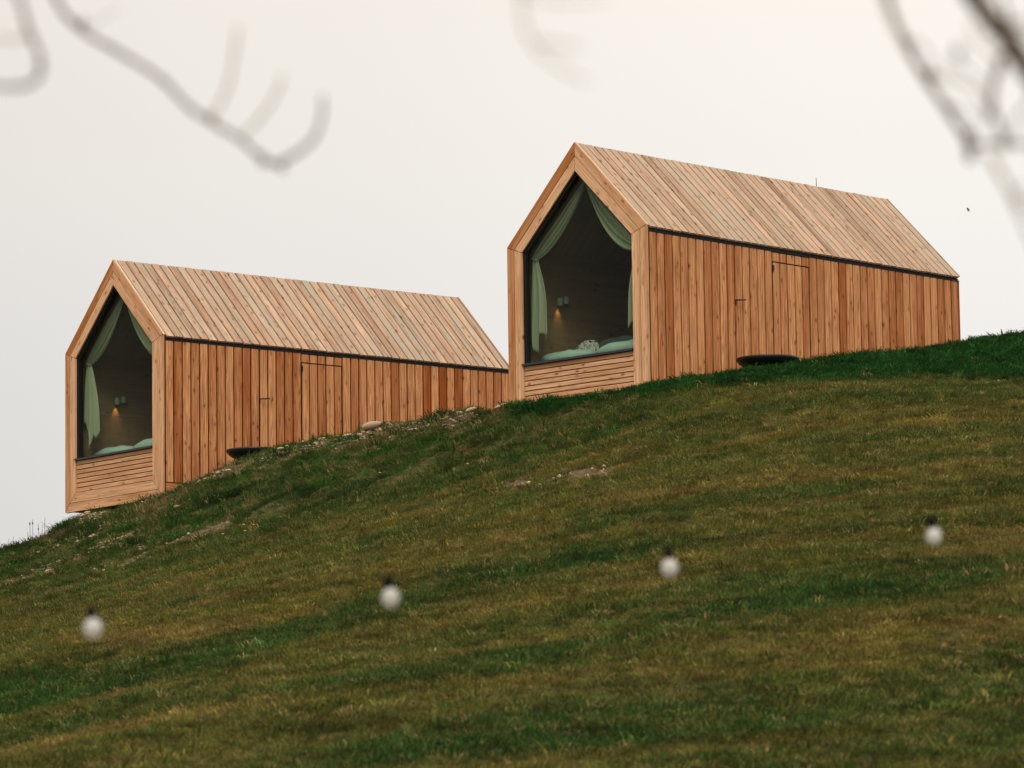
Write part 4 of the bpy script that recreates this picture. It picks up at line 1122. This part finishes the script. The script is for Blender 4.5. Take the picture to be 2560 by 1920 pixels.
def scatter():
    n_ = 620000
    # uniform over the seen wedge of the hill, thinner beside it
    y = 25 + 47 * nrg.random(n_) 
    hw = .122 * y + .8
    wmax = .122 * 72 + .8
    x = nrg.uniform(-1, 1, n_) * (wmax + 4)
    ok = (np.abs(x) < hw) | ((np.abs(x) < hw + 4) & (nrg.random(n_) < .35))
    x, y = x[ok], y[ok]
    # behind the crest only a fringe is needed
    z = height(x, y)
    e = .06
    soil = soil_mask(x, y); grav = gravel_mask(x, y)
    edge = polyy(x, ZONES['lush_edge'])
    wob = .45 * vnoise(x, y, 1.1, 41) + .25 * vnoise(x, y, .4, 42)
    lush = np.clip((y - edge + wob * .7) / .6, 0, 1) * np.clip((x + .28 + .2 * wob) / .45, 0, 1)
    bank = bank_mask(x, y) * (1 - lush)
    brk = polyy(x, ZONES['break'])
    # streaks run along the contour of the slope
    u = x * .93 + y * .08; w = y - x * .10
    st = .55 * vnoise(u, w * 3.2, 2.6, 51) + .45 * vnoise(u, w * 2.6, .9, 52) + .30 * vnoise(x, y, .33, 53)
    green = .36 + .50 * st
    for nm, wd, am in (('bandA', 1.35, .66), ('bandB', 1.0, .27), ('bandC', 1.4, .36), ('bandD', .6, .28)):
        green += am * band(x, y + .35 * wob, ZONES[nm], wd)
    green += .40 * np.clip((x - 1.2) / 3, 0, 1) * np.clip((33.5 - y) / 4, 0, 1)
    green += .35 * np.clip(1 - np.abs(y - brk - .1 + .4*wob) / 1.1, 0, 1) * (x < 1.5)
    for pl in ZONES['dry']:
        green -= .45 * band(x, y + .3 * wob, pl, .75)
    green += .12 * np.clip((y - 50) / 8, 0, 1)
    green = np.clip(green + nrg.normal(0, .22, len(x)), 0, 1)
    dead = np.clip(.5 + .5 * vnoise(u, w * 2, .7, 61) + .35 * vnoise(x, y, .2, 62), 0, 1)
    c_green = np.array((.036, .079, .018)); c_olive = np.array((.128, .115, .023)); c_straw = np.array((.255, .165, .056))
    g3 = green[:, None]
    base = c_green * g3 + (c_olive * (1 - .55 * dead[:, None]) + c_straw * .55 * dead[:, None]) * (1 - g3)
    c_lush = np.array((.018, .064, .013)); c_bank = np.array((.036, .079, .014)); c_bankdry = np.array((.155, .110, .044))
    bmix = np.clip(.45 + .6 * vnoise(u, w * 1.6, .8, 71) + .4 * vnoise(x, y, .3, 72) - .25 * green, 0, 1)[:, None]
    cb_ = c_bank * (1 - bmix * .55) + c_bankdry * bmix * .55
    tus = np.clip(vnoise(x, y, .5, 91) * 2.2 - .75, 0, 1)[:, None]
    cb_ = cb_ * (1 - tus) + np.array((.026, .052, .014)) * tus
    dry_ = np.clip(vnoise(x, y, .38, 92) * 2.4 - 1.15, 0, 1)[:, None]
    cb_ = cb_ * (1 - dry_ * .8) + np.array((.25, .165, .075)) * dry_ * .8
    base = base * (1 - bank[:, None]) + cb_ * bank[:, None]
    base = base * (1 - lush[:, None]) + c_lush * lush[:, None]
    base *= (1 + .38 * vnoise(x, y, .17, 95) + .22 * vnoise(x, y, .45, 96))[:, None]
    base *= np.exp(nrg.normal(0, .30, len(x)))[:, None]
    single = nrg.random(len(x))
    strawy = (single < .045 * (1 - .7 * lush))
    base[strawy] = np.array((.28, .205, .085)) * np.exp(nrg.normal(0, .25, strawy.sum()))[:, None]
    # density
    dens = np.clip(1 - 1.05 * soil, 0, 1) * np.clip(1 - .55 * grav, 0, 1)
    dens *= np.where(bank > .4, .86, 1.0)
    keep_ = nrg.random(len(x)) < dens
    for (X, Y, Z, a) in (POSER, POSEL):
        c, s = math.cos(a), math.sin(a)
        lx = c*(x-X) + s*(y-Y); ly = -s*(x-X) + c*(y-Y)
        keep_ &= ~((np.abs(lx) < 1.47) & (ly > -.06) & (ly < 7.3))
    for (rx, ry, rs) in ROCKS:
        keep_ &= np.hypot(x - rx, (y - ry + .25 * rs) * .6) > rs * .55
    for bw in (BOWLR, BOWLL):
        keep_ &= np.hypot(x - bw[0], y - bw[1]) > .30
    idx = nrg.integers(0, 3, len(x))
    idx = np.where(lush > .45, 3 + nrg.integers(0, 3, len(x)), idx)
    bsel = (bank > .45) & (lush <= .45)
    idx = np.where(bsel, nrg.choice([0, 3, 6, 6, 7, 7, 8], len(x)), idx)
    idx = np.where((single > .985) & (lush < .3), 8, idx)
    sc = np.exp(nrg.normal(0, .22, len(x))) * (1 + .30 * vnoise(x, y, .42, 81) + .25 * vnoise(x, y, .17, 95))
    sc *= np.where(bsel, .85 + .35 * vnoise(x, y, .45, 82) + .35 * tus[:, 0], 1)
    sc *= np.where((green > .6) & (lush < .3) & ~bsel, 1.2, 1)
    big = bsel & (single > .5) & (single < .56)
    sc *= np.where(big, 1.75, 1)
    base[big] = base[big] * .5 + np.array((.030, .068, .012)) * .5
    sc = np.clip(sc, .4, 2.3)
    return [q[keep_] for q in (x, y, z, base, idx, sc)]
px, py, pz, pc, pi_, ps = scatter()
gpm = bpy.data.meshes.new('grass')
k = len(px)
gpm.vertices.add(k)
gpm.vertices.foreach_set('co', np.stack([px, py, pz - .004], 1).astype(np.float32).ravel())
attr(gpm, 'gcol', 'FLOAT_COLOR', 'POINT', np.c_[pc, np.ones(k)].astype(np.float32))
attr(gpm, 'gidx', 'INT', 'POINT', pi_.astype(np.int32))
attr(gpm, 'gsc', 'FLOAT', 'POINT', ps.astype(np.float32))
attr(gpm, 'grot', 'FLOAT_VECTOR', 'POINT', np.stack([nrg.normal(0, .12, k), nrg.normal(0, .12, k), nrg.uniform(0, 6.28, k)], 1).astype(np.float32))
gpm.update()
grass = obj('grass', gpm, GM)
tag(grass, 'turf of dark green, olive and straw coloured grass over the hillside', 'grass', kind='stuff')
ng = bpy.data.node_groups.new('grass_scatter', 'GeometryNodeTree')
ng.interface.new_socket('Geometry', in_out='INPUT', socket_type='NodeSocketGeometry')
ng.interface.new_socket('Geometry', in_out='OUTPUT', socket_type='NodeSocketGeometry')
gi, go = ng.nodes.new('NodeGroupInput'), ng.nodes.new('NodeGroupOutput')
iop = ng.nodes.new('GeometryNodeInstanceOnPoints')
ci = ng.nodes.new('GeometryNodeCollectionInfo')
ci.inputs['Collection'].default_value = lib
ci.inputs['Separate Children'].default_value = True
ci.inputs['Reset Children'].default_value = True
def named(name, typ):
    q = ng.nodes.new('GeometryNodeInputNamedAttribute'); q.data_type = typ; q.inputs['Name'].default_value = name
    return q.outputs['Attribute']
ng.links.new(gi.outputs[0], iop.inputs['Points'])
ng.links.new(ci.outputs[0], iop.inputs['Instance'])
iop.inputs['Pick Instance'].default_value = True
ng.links.new(named('gidx', 'INT'), iop.inputs['Instance Index'])
ng.links.new(named('grot', 'FLOAT_VECTOR'), iop.inputs['Rotation'])
ng.links.new(named('gsc', 'FLOAT'), iop.inputs['Scale'])
ng.links.new(iop.outputs[0], go.inputs[0])
gmod = grass.modifiers.new('scatter', 'NODES')
gmod.node_group = ng
print('grass tufts', k, 'gravel', len(sx))
